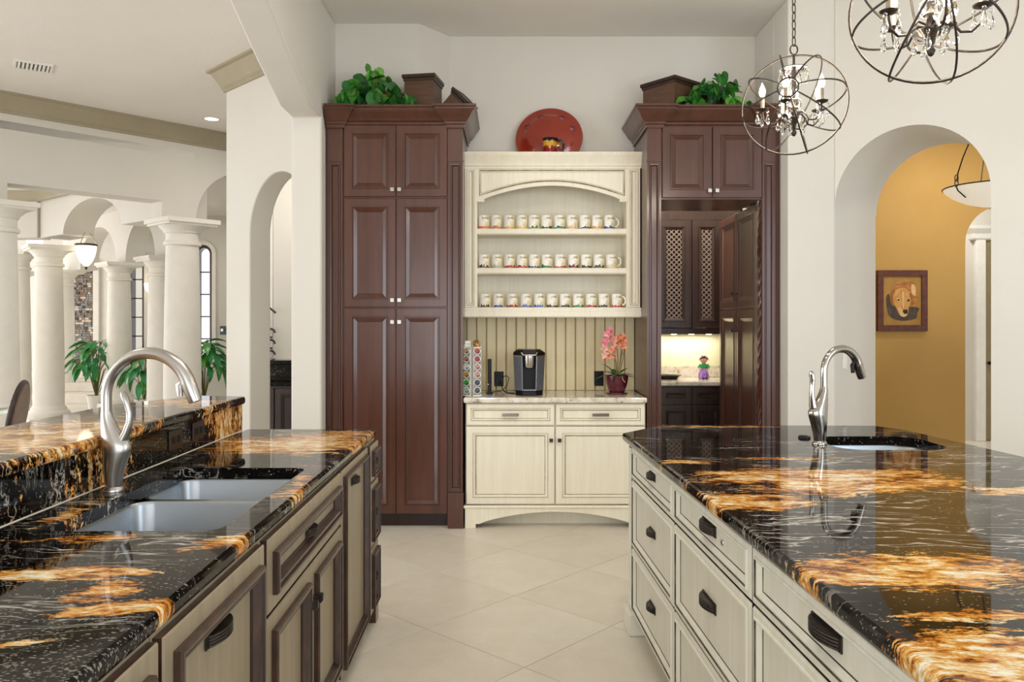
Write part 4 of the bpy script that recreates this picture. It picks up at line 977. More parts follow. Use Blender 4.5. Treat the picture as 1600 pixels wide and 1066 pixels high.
for k, (x, y) in enumerate(((-0.318, 5.90), (-0.252, 5.90))):
    t = thing('pod_rack', 'white upright rack of coffee pods %s' % ('against the pantry cabinet' if k == 0 else 'nearer the coffee maker'), 'rack', (x, y, 0.945), rad(-16 if k == 0 else 10))
    mb = MB().box(-0.027, 0.027, 0.02, 0.06, 0, 0.356).box(-0.029, -0.026, -0.03, 0.06, 0, 0.356).box(0.026, 0.029, -0.03, 0.06, 0, 0.356).box(-0.03, 0.03, -0.035, 0.065, 0, 0.006).box(-0.03, 0.03, -0.035, 0.065, 0.352, 0.358)
    mb.build('frame', WHITEP, t)
    for i in range(6):
        z = 0.333-0.058*i
        c_, s_ = math.cos(t.rotation_euler.z), math.sin(t.rotation_euler.z)
        mt = M('pod_lid_'+PODN[k][i].replace(' ', '_')+('_b' if k else ''), PODC[k][i], 0.35, hex2='#%02x%02x%02x' % tuple(min(255, int(int(PODC[k][i][j:j+2], 16)*0.6)) for j in (1, 3, 5)), scale=45, lo=0.5, hi=0.56)
        p = MB().lathe([(0.017, -0.045), (0.021, -0.004), (0.0255, -0.002), (0.0255, 0.002), (0.022, 0.0025)], 18).mesh('coffee_pod', WHITEP, 40)
        o = obj('coffee_pod', p, loc=(x+s_*0.030, y-c_*0.030, 0.945+z-0.004)); o.rotation_euler = (PI/2, 0, t.rotation_euler.z)
        tag(o, 'coffee pod with %s lid, %s from top in the %s rack' % (PODN[k][i], ORD[i], ('left', 'right')[k]), 'coffee pod', 'coffee pods in the racks')
        obj('lid', MB().lathe([(0, 0.003), (0.0205, 0.003), (0.0215, 0.002)], 16).mesh('lid', mt), o)
GOLDF = M('gold_foil', '#b98338', 0.3, 0.7, hex2='#e0b878', scale=30)
mb = MB()
for i in range(5):
    a = i*1.3; mb.tube([(0.02*math.cos(a), 0.02*math.sin(a), 0.002), (0.026*math.cos(a+0.5), 0.026*math.sin(a+0.5), 0.03), (0.012*math.cos(a+1.2), 0.012*math.sin(a+1.2), 0.05), (0.02*math.cos(a+2.2), 0.02*math.sin(a+2.2), 0.035)], 0.004, 6)
mb.ball((0, 0, 0.018), 0.018, 10, 6)
tag(mb.build('gold_ornament', GOLDF, None, 60, loc=(-0.252, 5.89, 1.304)), 'crinkled gold ornament on top of the right pod rack', 'ornament')
mb = MB().box(-0.024, 0.024, -0.02, 0.03, 0, 0.022).box(-0.020, 0.022, -0.018, 0.026, 0.023, 0.046)
tag(mb.build('white_packet', M('white_green_packet', '#efece2', 0.5, hex2='#a9b88e', scale=40, lo=0.5, hi=0.7), None, loc=(-0.318, 5.89, 1.304), bevel=0.003), 'small white packets stacked on the left pod rack', 'packet')

# orchid
t = thing('potted_orchid', 'artificial pink and orange orchid in a glossy burgundy pot', 'plant', (0.80, 6.02, 0.945))
BURG = M('burgundy_glaze', '#4c1524', 0.12, hex2='#5f1c2c', scale=10, coat=0.5)
MB().lathe([(0, 0), (0.075, 0), (0.082, 0.006), (0.080, 0.012), (0.07, 0.012)], 28).build('saucer', BURG, t, smooth=40)
MB().lathe([(0, 0.012), (0.056, 0.012), (0.064, 0.03), (0.080, 0.08), (0.086, 0.115), (0.087, 0.140), (0.082, 0.142), (0.080, 0.125), (0, 0.12)], 28).build('pot', BURG, t, smooth=40)
mb = MB()
for i in range(14):
    a = R.uniform(0, 6.28); q = R.uniform(0.01, 0.07); mb.ball((q*math.cos(a), q*math.sin(a), 0.128), R.uniform(0.008, 0.014), 7, 4)
mb.tube([(0.02, -0.06, 0.13), (0.03, -0.085, 0.135), (0.035, -0.094, 0.11), (0.05, -0.094, 0.095)], 0.003, 5)
stuff(mb.build('moss', M('dry_moss', '#b3aa84', 0.9, hex2='#8f8a5c', scale=60), t))
def blade(L, W, curl, fold=0.25, n=6):
    vs = []; fs = []
    for i in range(n+1):
        u = i/n; wd = W*math.sin(PI*min(0.06+u*0.94, 1))**0.8
        z = -curl*L*u*u; x = L*u
        vs += [(x, -wd, z+fold*wd), (x, 0, z), (x, wd, z+fold*wd)]
    for i in range(n):
        a = i*3; fs += [(a, a+3, a+4, a+1), (a+1, a+4, a+5, a+2)]
    return vs, fs
for (az, el, L, W, cu) in ((180, 18, 0.15, 0.024, 0.5), (195, 38, 0.14, 0.022, 0.4), (160, 58, 0.15, 0.02, 0.35), (5, 16, 0.14, 0.032, 0.45), (20, 45, 0.11, 0.026, 0.2), (250, 30, 0.10, 0.026, 0.5), (340, 30, 0.12, 0.03, 0.5), (100, 40, 0.12, 0.03, 0.3)):
    v, f = blade(L, W, cu)
    o = MB().add(v, f).build('leaf', M('orchid_leaf', '#1d4a3c', 0.3, hex2='#2f6a4d', scale=12) if False else LEAF2, t, smooth=60, loc=(0.005*math.cos(rad(az)), 0.005*math.sin(rad(az)), 0.132)); o.rotation_euler = (0, -rad(el), rad(az))
OST = M('orchid_stem', '#6b5a24', 0.5, hex2='#8c7433', scale=20)
stems = [[(0, 0, 0.13), (0.01, 0, 0.25), (0.0, -0.01, 0.38), (-0.05, -0.02, 0.45), (-0.085, -0.03, 0.42)], [(0.01, 0.01, 0.13), (0.03, 0, 0.28), (0.035, -0.01, 0.40), (0.02, -0.02, 0.45)], [(0.0, 0, 0.13), (-0.005, -0.02, 0.24), (-0.03, -0.03, 0.31), (-0.075, -0.04, 0.29)], [(0.015, 0.0, 0.13), (0.045, 0, 0.26), (0.058, 0, 0.335)], [(0.005, 0.01, 0.13), (0.045, 0.02, 0.32), (0.055, 0.02, 0.44)]]
for s_ in stems: MB().tube(s_, 0.0035, 6).build('stem', OST, t, smooth=60)
PINK = M('orchid_petal_pink', '#d9566f', 0.5, hex2='#f0a6ac', scale=35); ORNG = M('orchid_petal_orange', '#d9683c', 0.5, hex2='#efae86', scale=35); PEAC = M('orchid_petal_peach', '#e2907c', 0.5, hex2='#f2c3ac', scale=35)
def flower_me(mt):
    mb = MB()
    for k in range(5):
        v, f = blade(0.036, 0.013, 0.3, 0.35, 4); mb.add(v, f, mat=Matrix.Rotation(2*PI*k/5+0.3, 4, 'Z') @ Matrix.Rotation(-rad(25), 4, 'Y'))
    mb.ball((0, 0, 0.006), 0.006, 7, 5); return mb.mesh('blossom', mt, 60)
FM = [flower_me(x) for x in (PINK, ORNG, PEAC)]
for (x, z, k) in ((-0.075, 0.455, 0), (-0.06, 0.425, 0), (-0.09, 0.405, 0), (-0.055, 0.475, 0), (-0.102, 0.385, 0), (0.0, 0.43, 1), (0.03, 0.44, 1), (0.04, 0.40, 1), (0.01, 0.395, 1), (-0.02, 0.41, 2), (-0.03, 0.375, 2), (0.0, 0.365, 1), (0.045, 0.36, 1), (-0.10, 0.345, 2), (-0.075, 0.335, 2), (-0.05, 0.35, 2), (-0.09, 0.295, 2), (-0.065, 0.28, 1), (-0.045, 0.295, 2), (-0.03, 0.325, 1), (0.055, 0.42, 1), (0.025, 0.375, 1)):
    o = obj('blossom', FM[k], t, loc=(x, -0.02-R.uniform(0, 0.03), z)); o.rotation_euler = (rad(90+R.uniform(-35, 35)), R.uniform(-0.5, 0.5), R.uniform(0, 6)); o.scale = (1.0,)*3

# ------------------------------------------------------------------ things on top of the cabinets
RED = M('red_glazed_earthenware', '#8d2c1b', 0.14, hex2='#983624', scale=4, coat=0.6)
t = thing('platter', 'large round red glazed platter leaning behind the red jug', 'platter', (0.296, 6.20, 2.700))
mb = MB().lathe([(0, 0.0), (0.15, 0.0), (0.178, -0.010), (0.195, -0.030), (0.215, -0.038), (0.262, -0.046), (0.266, -0.040), (0.264, -0.032), (0.215, -0.024), (0.195, -0.012), (0.16, 0.012), (0, 0.012)], 48)
pl = mb.build('dish', RED, t, smooth=35); pl.rotation_euler = (rad(78), 0, rad(-8)); pl.location = (0, 0.03, 0.242); pl.scale = (1, 0.95, 1)
mb = MB()
for k, a in enumerate((20, 60, 110, 150)): mb.ball((0.185*math.cos(rad(a)), 0.185*math.sin(rad(a)), -0.004), 0.026, 10, 5, sc_=(1.3, 0.8, 0.25))
mb.build('painted_spots', M('plum_glaze', '#5f1b24', 0.15, hex2='#7c2a35', scale=20, coat=0.5), pl, smooth=60)
t = thing('jug', 'small red jug with yellow and black rim in front of the platter', 'jug', (0.300, 6.085, 2.700), rad(-12))
JUGM, jnt, jb = new_mat('striped_jug_glaze')
jt = N(jnt, 'TexCoord'); js = N(jnt, 'SeparateXYZ', {0: (jt, 'Object')}); jn = N(jnt, 'TexNoise', {'Vector': (N(jnt, 'Mapping', {'Vector': (jt, 'Object'), 'Scale': (60, 60, 6)}), 0), 'Scale': 1.0, 'Detail': 2})
ja = math_(jnt, 'MULTIPLY_ADD', (jn, 0), 0.05); jnt.links.new(js.outputs[2], ja.inputs[2])
jr = ramp(jnt, (math_(jnt, 'MULTIPLY', (ja, 0), 5.0), 0), [(0.60, srgb('#7d1c1f')), (0.72, srgb('#8b2a22')), (0.76, srgb('#c99a25')), (0.92, srgb('#c79320')), (0.95, srgb('#15110f'))])
jnt.links.new(jr.outputs[0], jb.inputs['Base Color']); jb.inputs['Roughness'].default_value = 0.12
MB().lathe([(0, 0), (0.045, 0), (0.058, 0.03), (0.062, 0.07), (0.056, 0.11), (0.052, 0.15), (0.058, 0.182), (0.062, 0.186), (0.058, 0.188), (0.048, 0.15), (0.05, 0.10), (0, 0.02)], 24).build('body', JUGM, t, smooth=40)
MB().tube([(0.052, 0, 0.172), (0.085, 0, 0.168), (0.105, 0, 0.135), (0.098, 0, 0.09), (0.058, 0, 0.06)], [0.010, 0.011, 0.010, 0.009, 0.008], 10).build('handle', M('black_glaze', '#161211', 0.12, hex2='#211a17', scale=20), t, smooth=60)
BOXM = M('brown_wood_box', '#4d3322', 0.5, hex2='#5f422d', scale=6, stretch=(1, 1, 6)); BOXD = M('dark_box_rim', '#2a1914', 0.4, hex2='#382319', scale=8)
def planter_box(label, loc, rz, a, b, h, tilt=0):
    t = thing('wooden_box', label, 'box', loc, rz); t.rotation_euler = (0, tilt, rz)
    MB().box(-a, a, -b, b, 0, h-0.03).build('box_body', BOXM, t)
    MB().sweep([(-a, -b), (a, -b), (a, b), (-a, b)], [(-0.004, h-0.045), (0.006, h-0.045), (0.008, h-0.03), (0.016, h-0.022), (0.016, h), (-0.004, h)], closed=True, flip=1).box(-a, a, -b, b, h-0.02, h-0.004).build('rim', BOXD, t)
planter_box('brown wooden box with dark rim behind the ivy on the left cabinet', (-0.655, 5.98, 3.035), rad(-10), 0.11, 0.12, 0.275)
planter_box('small brown wooden box lying tilted at the left cabinet corner', (-0.445, 5.98, 3.045), rad(-20), 0.068, 0.085, 0.165, rad(45))
planter_box('brown wooden box set cornerwise beside the ivy on the right cabinet', (1.215, 6.05, 3.035), rad(40), 0.145, 0.15, 0.26)
# ivy: every leaf an object of its own
def heart(L, W, fold):
    pts = [(0, 0), (-0.10, 0.30), (-0.04, 0.62), (0.18, 0.92), (0.42, 1.0), (0.66, 0.74), (0.86, 0.36), (1.0, 0.0)]
    vs = [(p[0]*L, 0, -0.12*L*p[0]**2) for p in ((0, 0), (0.2, 0), (0.45, 0), (0.7, 0), (1, 0))]
    up = [(x*L, y*W, fold*y*W-0.12*L*max(x, 0)**2) for x, y in pts[1:-1]]; dn = [(x, -y, z) for x, y, z in up]
    vs += up+dn; u = [5+i for i in range(6)]; d = [11+i for i in range(6)]
    fs = []
    for q, fl_ in ((u, 0), (d, 1)):
        tri = [(0, q[0], q[1]), (0, q[1], q[2], 1), (1, q[2], q[3], 2), (2, q[3], q[4], 3), (3, q[4], q[5], 4)]
        fs += [t_[::-1] if fl_ else t_ for t_ in tri]
    return MB().add(vs, fs)
IVY = [heart(0.098, 0.042, 0.3).mesh('leaf', LEAF1, 60), heart(0.098, 0.042, 0.35).mesh('leaf', LEAF2, 60), heart(0.085, 0.04, 0.15).mesh('leaf', M('ivy_leaf_light', '#5d9a3c', 0.35, hex2='#86b95a', scale=30), 60)]
def ivy(label, loc, span, hgt, n, seed, pot=None, drift=0):
    rr = random.Random(seed)
    t = thing('potted_ivy', label, 'plant', loc)
    MB().lathe([(0, 0), (0.06, 0), (0.075, 0.10), (0.085, 0.13), (0.08, 0.13), (0.07, 0.11), (0, 0.11)], 18).build('pot', pot, t, smooth=40)
    for k in range(9):
        a = 2*PI*k/9+rr.uniform(-0.3, 0.3); q = rr.uniform(0.5, 1.0)
        MB().tube([(0, 0, 0.11), (span*0.35*q*math.cos(a), 0.09*math.sin(a), hgt*rr.uniform(0.7, 0.95)), (span*0.8*q*math.cos(a), 0.15*math.sin(a), hgt*rr.uniform(0.3, 0.6))], 0.003, 5).build('stem', STEM, t)
    for k in range(n):
        u = rr.uniform(-1, 1); top = (1-abs(u)**1.6)
        x = span*u+drift*top; z = 0.02+hgt*top*rr.uniform(0.08, 1.0); y = rr.uniform(-0.17, 0.10)*(0.5+0.5*top)
        o = obj('leaf', IVY[rr.choice((0, 0, 1, 1, 1, 2))], t, loc=(x, y, z)); s_ = rr.uniform(0.75, 1.35)
        o.scale = (s_,)*3; o.rotation_euler = (rr.uniform(-1.2, 1.2), rr.uniform(0.1, 1.3), rr.uniform(PI, 2*PI) if rr.random() < 0.75 else rr.uniform(0, 2*PI))
    return t
TERRA = M('yellow_terracotta_pot', '#c48a45', 0.5, hex2='#d39b58', scale=8)
ivy('green heart leaf ivy in a terracotta pot on the left cabinet', (-0.99, 5.92, 3.035), 0.30, 0.30, 150, 4, TERRA, -0.04)
ivy('green heart leaf ivy beside the cornered box on the right cabinet', (1.49, 5.93, 3.035), 0.25, 0.26, 120, 9, BOXD, -0.02)

# ------------------------------------------------------------------ pantry doll and tray
t = thing('painted_doll', 'small painted folk doll with green blouse and purple skirt', 'doll', (1.853, 7.66, 0.945))
mb = MB().lathe([(0.0, 0), (0.045, 0), (0.052, 0.02), (0.046, 0.06), (0.036, 0.10), (0.03, 0.105)], 18)
mb.build('skirt', M('striped_purple_skirt', '#8a3fa8', 0.5, hex2='#b79be0', scale=9, stretch=(9, 9, 0.2), lo=0.45, hi=0.55), t, smooth=50)
mb = MB().lathe([(0.034, 0.095), (0.040, 0.115), (0.030, 0.14), (0.014, 0.15), (0.014, 0.155)], 16)
for s in (-1, 1): mb.tube([(s*0.030, 0, 0.135), (s*0.048, -0.006, 0.115), (s*0.040, -0.03, 0.10)], [0.014, 0.013, 0.010], 8)
mb.build('blouse', M('green_blouse', '#1f8a4a', 0.5, hex2='#2ea35b', scale=20), t, smooth=60)
SKIN = M('doll_skin', '#e0a67c', 0.5, hex2='#e8b48c', scale=20)
hd = MB().ball((0, 0, 0.178), 0.032, 16, 10).ball((0.040, -0.034, 0.098), 0.009, 8, 5).ball((-0.040, -0.034, 0.098), 0.009, 8, 5).build('head', SKIN, t, smooth=60)
mb = MB()
for s in (-1, 1): mb.ball((s*0.011, -0.030, 0.181), 0.0035, 7, 5)
mb.build('eyes', BLACKP, hd, smooth=60)
MB().ball((0, -0.031, 0.165), 0.004, 7, 5, sc_=(1.4, 0.6, 0.6)).ball((-0.017, -0.027, 0.170), 0.004, 7, 5).ball((0.017, -0.027, 0.170), 0.004, 7, 5).build('mouth', M('red_paint', '#b8323a', 0.4, hex2='#c94a4e', scale=20), hd, smooth=60)
mb = MB().ball((0, 0.006, 0.186), 0.034, 14, 8)
mb.build('hair', M('black_hair', '#1c1512', 0.5, hex2='#2a201a', scale=40), t, smooth=60)
mb = MB()
for k in range(9): a = PI*k/8; mb.ball((0.036*math.cos(a), -0.008, 0.186+0.032*math.sin(a)), 0.011, 8, 5)
mb.build('ribbon_crown', M('ribbons', '#e6e2ea', 0.5, hex2='#c33b6e', scale=60, lo=0.48, hi=0.55), t, smooth=60)
MB().box(-0.024, -0.004, -0.055, -0.04, 0, 0.012).box(0.004, 0.024, -0.055, -0.04, 0, 0.012).build('shoe', BLACKP, t, bevel=0.003)
t = thing('metal_tray', 'dark oval metal tray on the pantry counter', 'tray', (1.47, 7.62, 0.945))
MB().lathe([(0, 0.006), (0.12, 0.006), (0.13, 0.03), (0.16, 0.04), (0.162, 0.036), (0.135, 0.024), (0.122, 0.0), (0, 0.0)], 28, sy=0.7).build('dish', PEWTER, t, smooth=40)

# ------------------------------------------------------------------ chandeliers
def chandelier(label, loc, az, bulbs0, chain_top):
    t = thing('chandelier', label, 'chandelier', loc)
    Rr = 0.245
    AX = Matrix.Rotation(az, 4, 'Z') @ Matrix.Rotation(rad(-5), 4, 'X')     # local -y is the hub axis
    def circ(fn, n=56): return [AX @ Vector(fn(2*PI*i/n)) for i in range(n)]
    MB().tube(circ(lambda a: (Rr*math.cos(a), 0, Rr*math.sin(a))), 0.0045, 6, True).build('orb_hoop', IRON, t, smooth=60)
    for k in range(4):
        b = PI*k/4+0.25; hub = 0.045; th0 = math.asin(hub/Rr)
        for s in (0, PI):
            pts = []
            for i in range(31):
                th = th0+(PI-2*th0)*i/30; x = Rr*0.995*math.sin(th); y = -Rr*0.995*math.cos(th)
                pts.append(AX @ Vector((x*math.cos(b+s), y, x*math.sin(b+s))))
            MB().tube(pts, 0.0038, 6).build('orb_rib', IRON, t, smooth=60)
    for s in (-1, 1): MB().tube(circ(lambda a: (0.045*math.cos(a), s*Rr*0.983, 0.045*math.sin(a)), 28), 0.0045, 6, True).build('hub_ring', IRON, t, smooth=60)
    # stem, bowls
    MB().lathe([(0.0, -0.155), (0.008, -0.150), (0.014, -0.135), (0.006, -0.12), (0.010, -0.112), (0.014, -0.095), (0.018, -0.085), (0.034, -0.068), (0.035, -0.064), (0.016, -0.058), (0.012, -0.03), (0.02, -0.015), (0.008, 0.0), (0.006, 0.10), (0.012, 0.15), (0.006, 0.20), (0.006, 0.245)], 18).build('stem', IRON, t, smooth=50)
    MB().lathe([(0.008, -0.03), (0.03, -0.02), (0.038, 0.0), (0.034, 0.02), (0.016, 0.035), (0.022, 0.06), (0.026, 0.09), (0.018, 0.12), (0.008, 0.13)], 18).build('glass_stem', CRYSTAL, t, smooth=50)
    MB().lathe([(0.008, 0.165), (0.05, 0.16), (0.068, 0.172), (0.066, 0.176), (0.05, 0.168), (0.01, 0.175)], 22).build('glass_dish', CRYSTAL, t, smooth=50)
    MB().lathe([(0.016, -0.112), (0.04, -0.105), (0.056, -0.08), (0.058, -0.072), (0.036, -0.095), (0.016, -0.104)], 18).build('glass_cup', CRYSTAL, t, smooth=50)
    for k in range(5):
        a = bulbs0+2*PI*k/5; c, s = math.cos(a), math.sin(a)
        def P(r_, z): return (r_*c, r_*s, z)
        arm = MB().tube([P(0.018, -0.05), P(0.045, -0.04), P(0.065, -0.06), P(0.085, -0.088), P(0.115, -0.092), P(0.140, -0.07), P(0.146, -0.035), P(0.146, -0.022)], 0.0045, 7).build('arm', IRON, t, smooth=60)
        MB().lathe([(0.006, -0.026), (0.028, -0.018), (0.031, -0.012), (0.028, -0.014), (0.010, -0.016)], 16, c=P(0.146, 0)).build('drip_pan', IRON, arm, smooth=50)
        MB().lathe([(0.0095, -0.018), (0.0095, 0.048), (0.006, 0.05)], 12, c=P(0.146, 0)).build('candle_sleeve', IRON if False else M_SLEEVE, arm, smooth=50)
        MB().lathe([(0.007, 0.048), (0.013, 0.058), (0.016, 0.072), (0.013, 0.088), (0.006, 0.104), (0.0, 0.118)], 12, c=P(0.146, 0)).build('flame_bulb', BULB, arm, smooth=60)
        for j in range(3):
            b = a+2*PI*j/3+0.6; drop(P(0.146+0.028*math.cos(b-a), -0.018)[0]+0.0, P(0.146, 0)[1]+0.028*math.sin(b), -0.02, t, 0.146*c+0.028*math.cos(b))
    for k in range(8):
        a = 2*PI*k/8; drop(0, 0.066*math.sin(a), 0.172, t, 0.066*math.cos(a))
    for k in range(5):
        a = 2*PI*k/5+0.3; drop(0, 0.05*math.sin(a), -0.075, t, 0.05*math.cos(a))
    # loop, chain
    MB().tube([(0.018*math.sin(2*PI*i/16), 0, Rr+0.022+0.024*math.cos(2*PI*i/16)) for i in range(16)], 0.0035, 6, True).build('loop', IRON, t, smooth=60)
    z = Rr+0.05; k = 0
    link = MB().tube([(0.009*math.cos(2*PI*i/14), 0, 0.020*math.sin(2*PI*i/14)+(0.004 if math.sin(2*PI*i/14) > 0 else -0.004)) for i in range(14)], 0.0028, 5, True).mesh('chain_link', IRON, 60)
    while z < chain_top-loc[2]-0.03:
        o = obj('chain_link', link, t, loc=(0, 0, z+0.012)); o.rotation_euler = (0, 0, (k % 2)*PI/2+0.4); z += 0.040; k += 1
    MB().lathe([(0.06, chain_top-loc[2]-0.001), (0.06, chain_top-loc[2]-0.008), (0.03, chain_top-loc[2]-0.03), (0.006, chain_top-loc[2]-0.04)], 20).build('canopy', IRON, t, smooth=50)
    l = bpy.data.lights.new('chandelier_glow', 'POINT'); l.energy = 16; l.color = (1, 0.88, 0.70); l.shadow_soft_size = 0.12
    lo = bpy.data.objects.new('chandelier_glow', l); COL.objects.link(lo); lo.location = (loc[0], loc[1], loc[2]+0.05)
M_SLEEVE = M('candle_sleeve_bronze', '#8a7b69', 0.45, 0.4, hex2='#9c8d79', scale=30)
DROP = MB().lathe([(0, -0.072), (0.008, -0.064), (0.011, -0.054), (0.008, -0.038), (0.003, -0.024), (0.0015, -0.018)], 8).ball((0, 0, -0.010), 0.0065, 8, 5).mesh('crystal_drop', CRYSTAL, 30)
def drop(_, y, z, t, x): obj('crystal_drop', DROP, t, loc=(x, y, z))
chandelier('orb chandelier with crystals hanging farther away, fully in view', (1.374, 3.87, 2.540), rad(-25.5), 0.35, CZ)
chandelier('nearer orb chandelier with crystals cut by the top edge', (1.370, 2.60, 2.503), rad(-20), 0.75, CZ)

# ------------------------------------------------------------------ hall: picture and bowl pendant
t = thing('framed_picture', 'framed painting of a lying golden dog on the ochre wall', 'picture', (3.915, 7.985, 1.704))
FR = M('reddish_wood_frame', '#4e2417', 0.4, hex2='#6b3621', scale=9, stretch=(3, 3, 3))
W_, H_ = 0.25, 0.305
for p in ((-W_, W_, H_-0.06, H_), (-W_, W_, -H_, -H_+0.06), (-W_, -W_+0.06, -H_+0.06, H_-0.06), (W_-0.06, W_, -H_+0.06, H_-0.06)):
    MB().box(p[0], p[1], -0.025, 0.012, p[2], p[3]).build('frame_bar', FR, t, bevel=0.004)
CV = M('canvas_ochre', '#b58a44', 0.7, hex2='#9c7436', scale=5)
cols = [CV, M('paint_shadow', '#3f372f', 0.7, hex2='#5a4a3a', scale=14), M('paint_body', '#9a5f28', 0.7, hex2='#c08a48', scale=14, stretch=(1, 1, 3)), M('paint_head', '#c28238', 0.7, hex2='#d8a45c', scale=16), M('paint_light', '#e3c08e', 0.7, hex2='#d9ac70', scale=16), M('paint_dark', '#21160f', 0.6, hex2='#33231a', scale=16), M('paint_ear', '#8a4f20', 0.7, hex2='#a9692f', scale=16)]
mb = MB().box(-0.195, 0.195, -0.010, 0.0, -0.25, 0.25)
lay = [0]
def blob(pts, mi):
    lay[0] += 1; y = -0.0105-0.0006*lay[0]
    q = [((x-430)/888*0.5*1.29, -(z-530)/1066*0.605*1.27) for x, z in pts]
    # closed smooth outline
    sm_ = []
    n = len(q)
    for i in range(n):
        p0, p1, p2, p3 = (Vector(q[(i+k-1) % n]) for k in range(4))
        for u in (0, 0.33, 0.66): sm_.append(tuple(0.5*((2*p1)+(p2-p0)*u+(2*p0-5*p1+4*p2-p3)*u*u+(3*p1-p0-3*p2+p3)*u**3)))
    mb.add([(x, y, z) for x, z in sm_], [tuple(range(len(sm_)))], mi)
blob([(210, 480), (250, 440), (300, 600), (640, 620), (640, 700), (610, 780), (420, 810), (260, 750), (215, 620)], 1)
blob([(300, 360), (350, 280), (450, 245), (560, 260), (620, 320), (640, 480), (640, 610), (590, 600), (420, 480)], 2)
blob([(560, 300), (610, 340), (610, 460), (560, 420)], 4)
blob([(300, 440), (360, 370), (460, 355), (540, 420), (550, 520), (520, 620), (510, 700), (460, 750), (400, 735), (360, 660), (310, 560)], 3)
blob([(262, 430), (310, 375), (330, 400), (300, 470), (290, 590), (262, 550)], 6)
blob([(530, 420), (570, 470), (590, 560), (560, 590), (540, 500)], 6)
blob([(370, 640), (400, 620), (450, 680), (500, 720), (460, 755), (400, 735)], 4)
blob([(425, 420), (445, 410), (455, 520), (450, 640), (430, 600)], 4)
blob([(345, 500), (390, 495), (400, 530), (370, 550)], 4)
blob([(440, 660), (495, 655), (500, 700), (465, 715), (438, 690)], 5)
blob([(362, 512), (388, 508), (388, 530), (366, 530)], 5); blob([(500, 515), (525, 510), (525, 535), (503, 536)], 5)
mb.build('painting', cols, t)
outlet('white light switch on the inner jamb of the right arch', 2.28+0.10, 5.61+0.10, 1.25, rad(135), 0.02, 0.02, WHITEP) if False else None
t = thing('light_switch', 'small white light switch on the arch jamb behind the prep faucet', 'switch', (2.395, 5.724, 1.21), rad(45))
MB().box(-0.035, 0.035, -0.006, 0, -0.057, 0.057).build('plate', WHITEP, t, bevel=0.002); MB().box(-0.008, 0.008, -0.012, -0.005, -0.014, 0.014).build('toggle', WHITEP, t)
t = thing('bowl_pendant', 'white glass bowl pendant lamp with dark iron arms in the hall', 'lamp', (4.19, 6.9, 2.49))
bw = [(0.02, 0.0), (0.12, 0.008), (0.22, 0.035), (0.32, 0.085), (0.39, 0.145), (0.40, 0.165), (0.39, 0.165), (0.31, 0.10), (0.2, 0.05), (0.02, 0.02)]
MB().lathe(bw, 40).build('glass_bowl', M('white_lamp_glass', '#f4efe2', 0.4, emit=0.35), t, smooth=50)
MB().tube([(0.403*math.cos(2*PI*i/48), 0.403*math.sin(2*PI*i/48), 0.165) for i in range(48)], 0.006, 6, True).build('rim', BOXD, t, smooth=60)
for k in range(3):
    a = rad(195+120*k); c, s = math.cos(a), math.sin(a)
    ar = MB().tube([(0.40*c, 0.40*s, 0.20), (0.39*c, 0.39*s, 0.27), (0.34*c, 0.34*s, 0.40), (0.26*c, 0.26*s, 0.56), (0.10*c, 0.10*s, 0.78), (0.02*c, 0.02*s, 0.86)], 0.006, 6).build('arm', BOXD, t, smooth=60)
    for zz, tl in ((0.185, 0.0), (0.225, 0.5)): MB().tube([((0.405+0.022*math.cos(b)*0.8)*c-0.0, (0.405+0.022*math.cos(b)*0.8)*s, zz+0.028*math.sin(b)) for b in [2*PI*i/14 for i in range(14)]], 0.0045, 5, True).build('ring', BOXD, ar, smooth=60)
    MB().tube([(0.415*c, 0.415*s, 0.165), (0.39*c, 0.39*s, 0.12), (0.31*c, 0.31*s, 0.065)], 0.006, 6).build('claw', BOXD, ar, smooth=60)
MB().tube([(0, 0, 0.84), (0, 0, CZ-2.49)], 0.008, 8).lathe([(0.07, CZ-2.49), (0.06, CZ-2.49-0.03), (0.01, CZ-2.49-0.05)], 18).build('rod', BOXD, t, smooth=50)

# ------------------------------------------------------------------ family room and entry
t = thing('ceiling_vent', 'white slatted air vent in the family room ceiling', 'vent', (-4.25, 7.1, CZ), rad(34)); t.scale = (0.78, 1.0, 1)
MB().box(-0.19, 0.19, -0.13, -0.105, -0.012, 0).box(-0.19, 0.19, 0.105, 0.13, -0.012, 0).box(-0.19, -0.165, -0.105, 0.105, -0.012, 0).box(0.165, 0.19, -0.105, 0.105, -0.012, 0).build('frame', WHITEP, t)
MB().box(-0.165, 0.165, -0.105, 0.105, -0.004, -0.001).build('duct', DARKBRN, t)
for k in range(8): MB().box(-0.012, 0.012, -0.104, 0.104, -0.001, 0.001).build('slat', WHITEP, t, loc=(-0.142+0.0405*k, 0, -0.010)).rotation_euler = (0, rad(28), 0)
def downlight(x, y, label):
    t = thing('recessed_downlight', label, 'downlight', (x, y, CZ))
    MB().lathe([(0.075, -0.001), (0.095, -0.001), (0.098, -0.006), (0.075, -0.008)], 24, cap=False).build('trim_ring', WHITEP, t, smooth=50)
    MB().lathe([(0, -0.004), (0.074, -0.004), (0.074, -0.002)], 24).build('lens', DOWNL, t)
downlight(-3.35, 8.93, 'lit round recessed downlight in the family room ceiling')
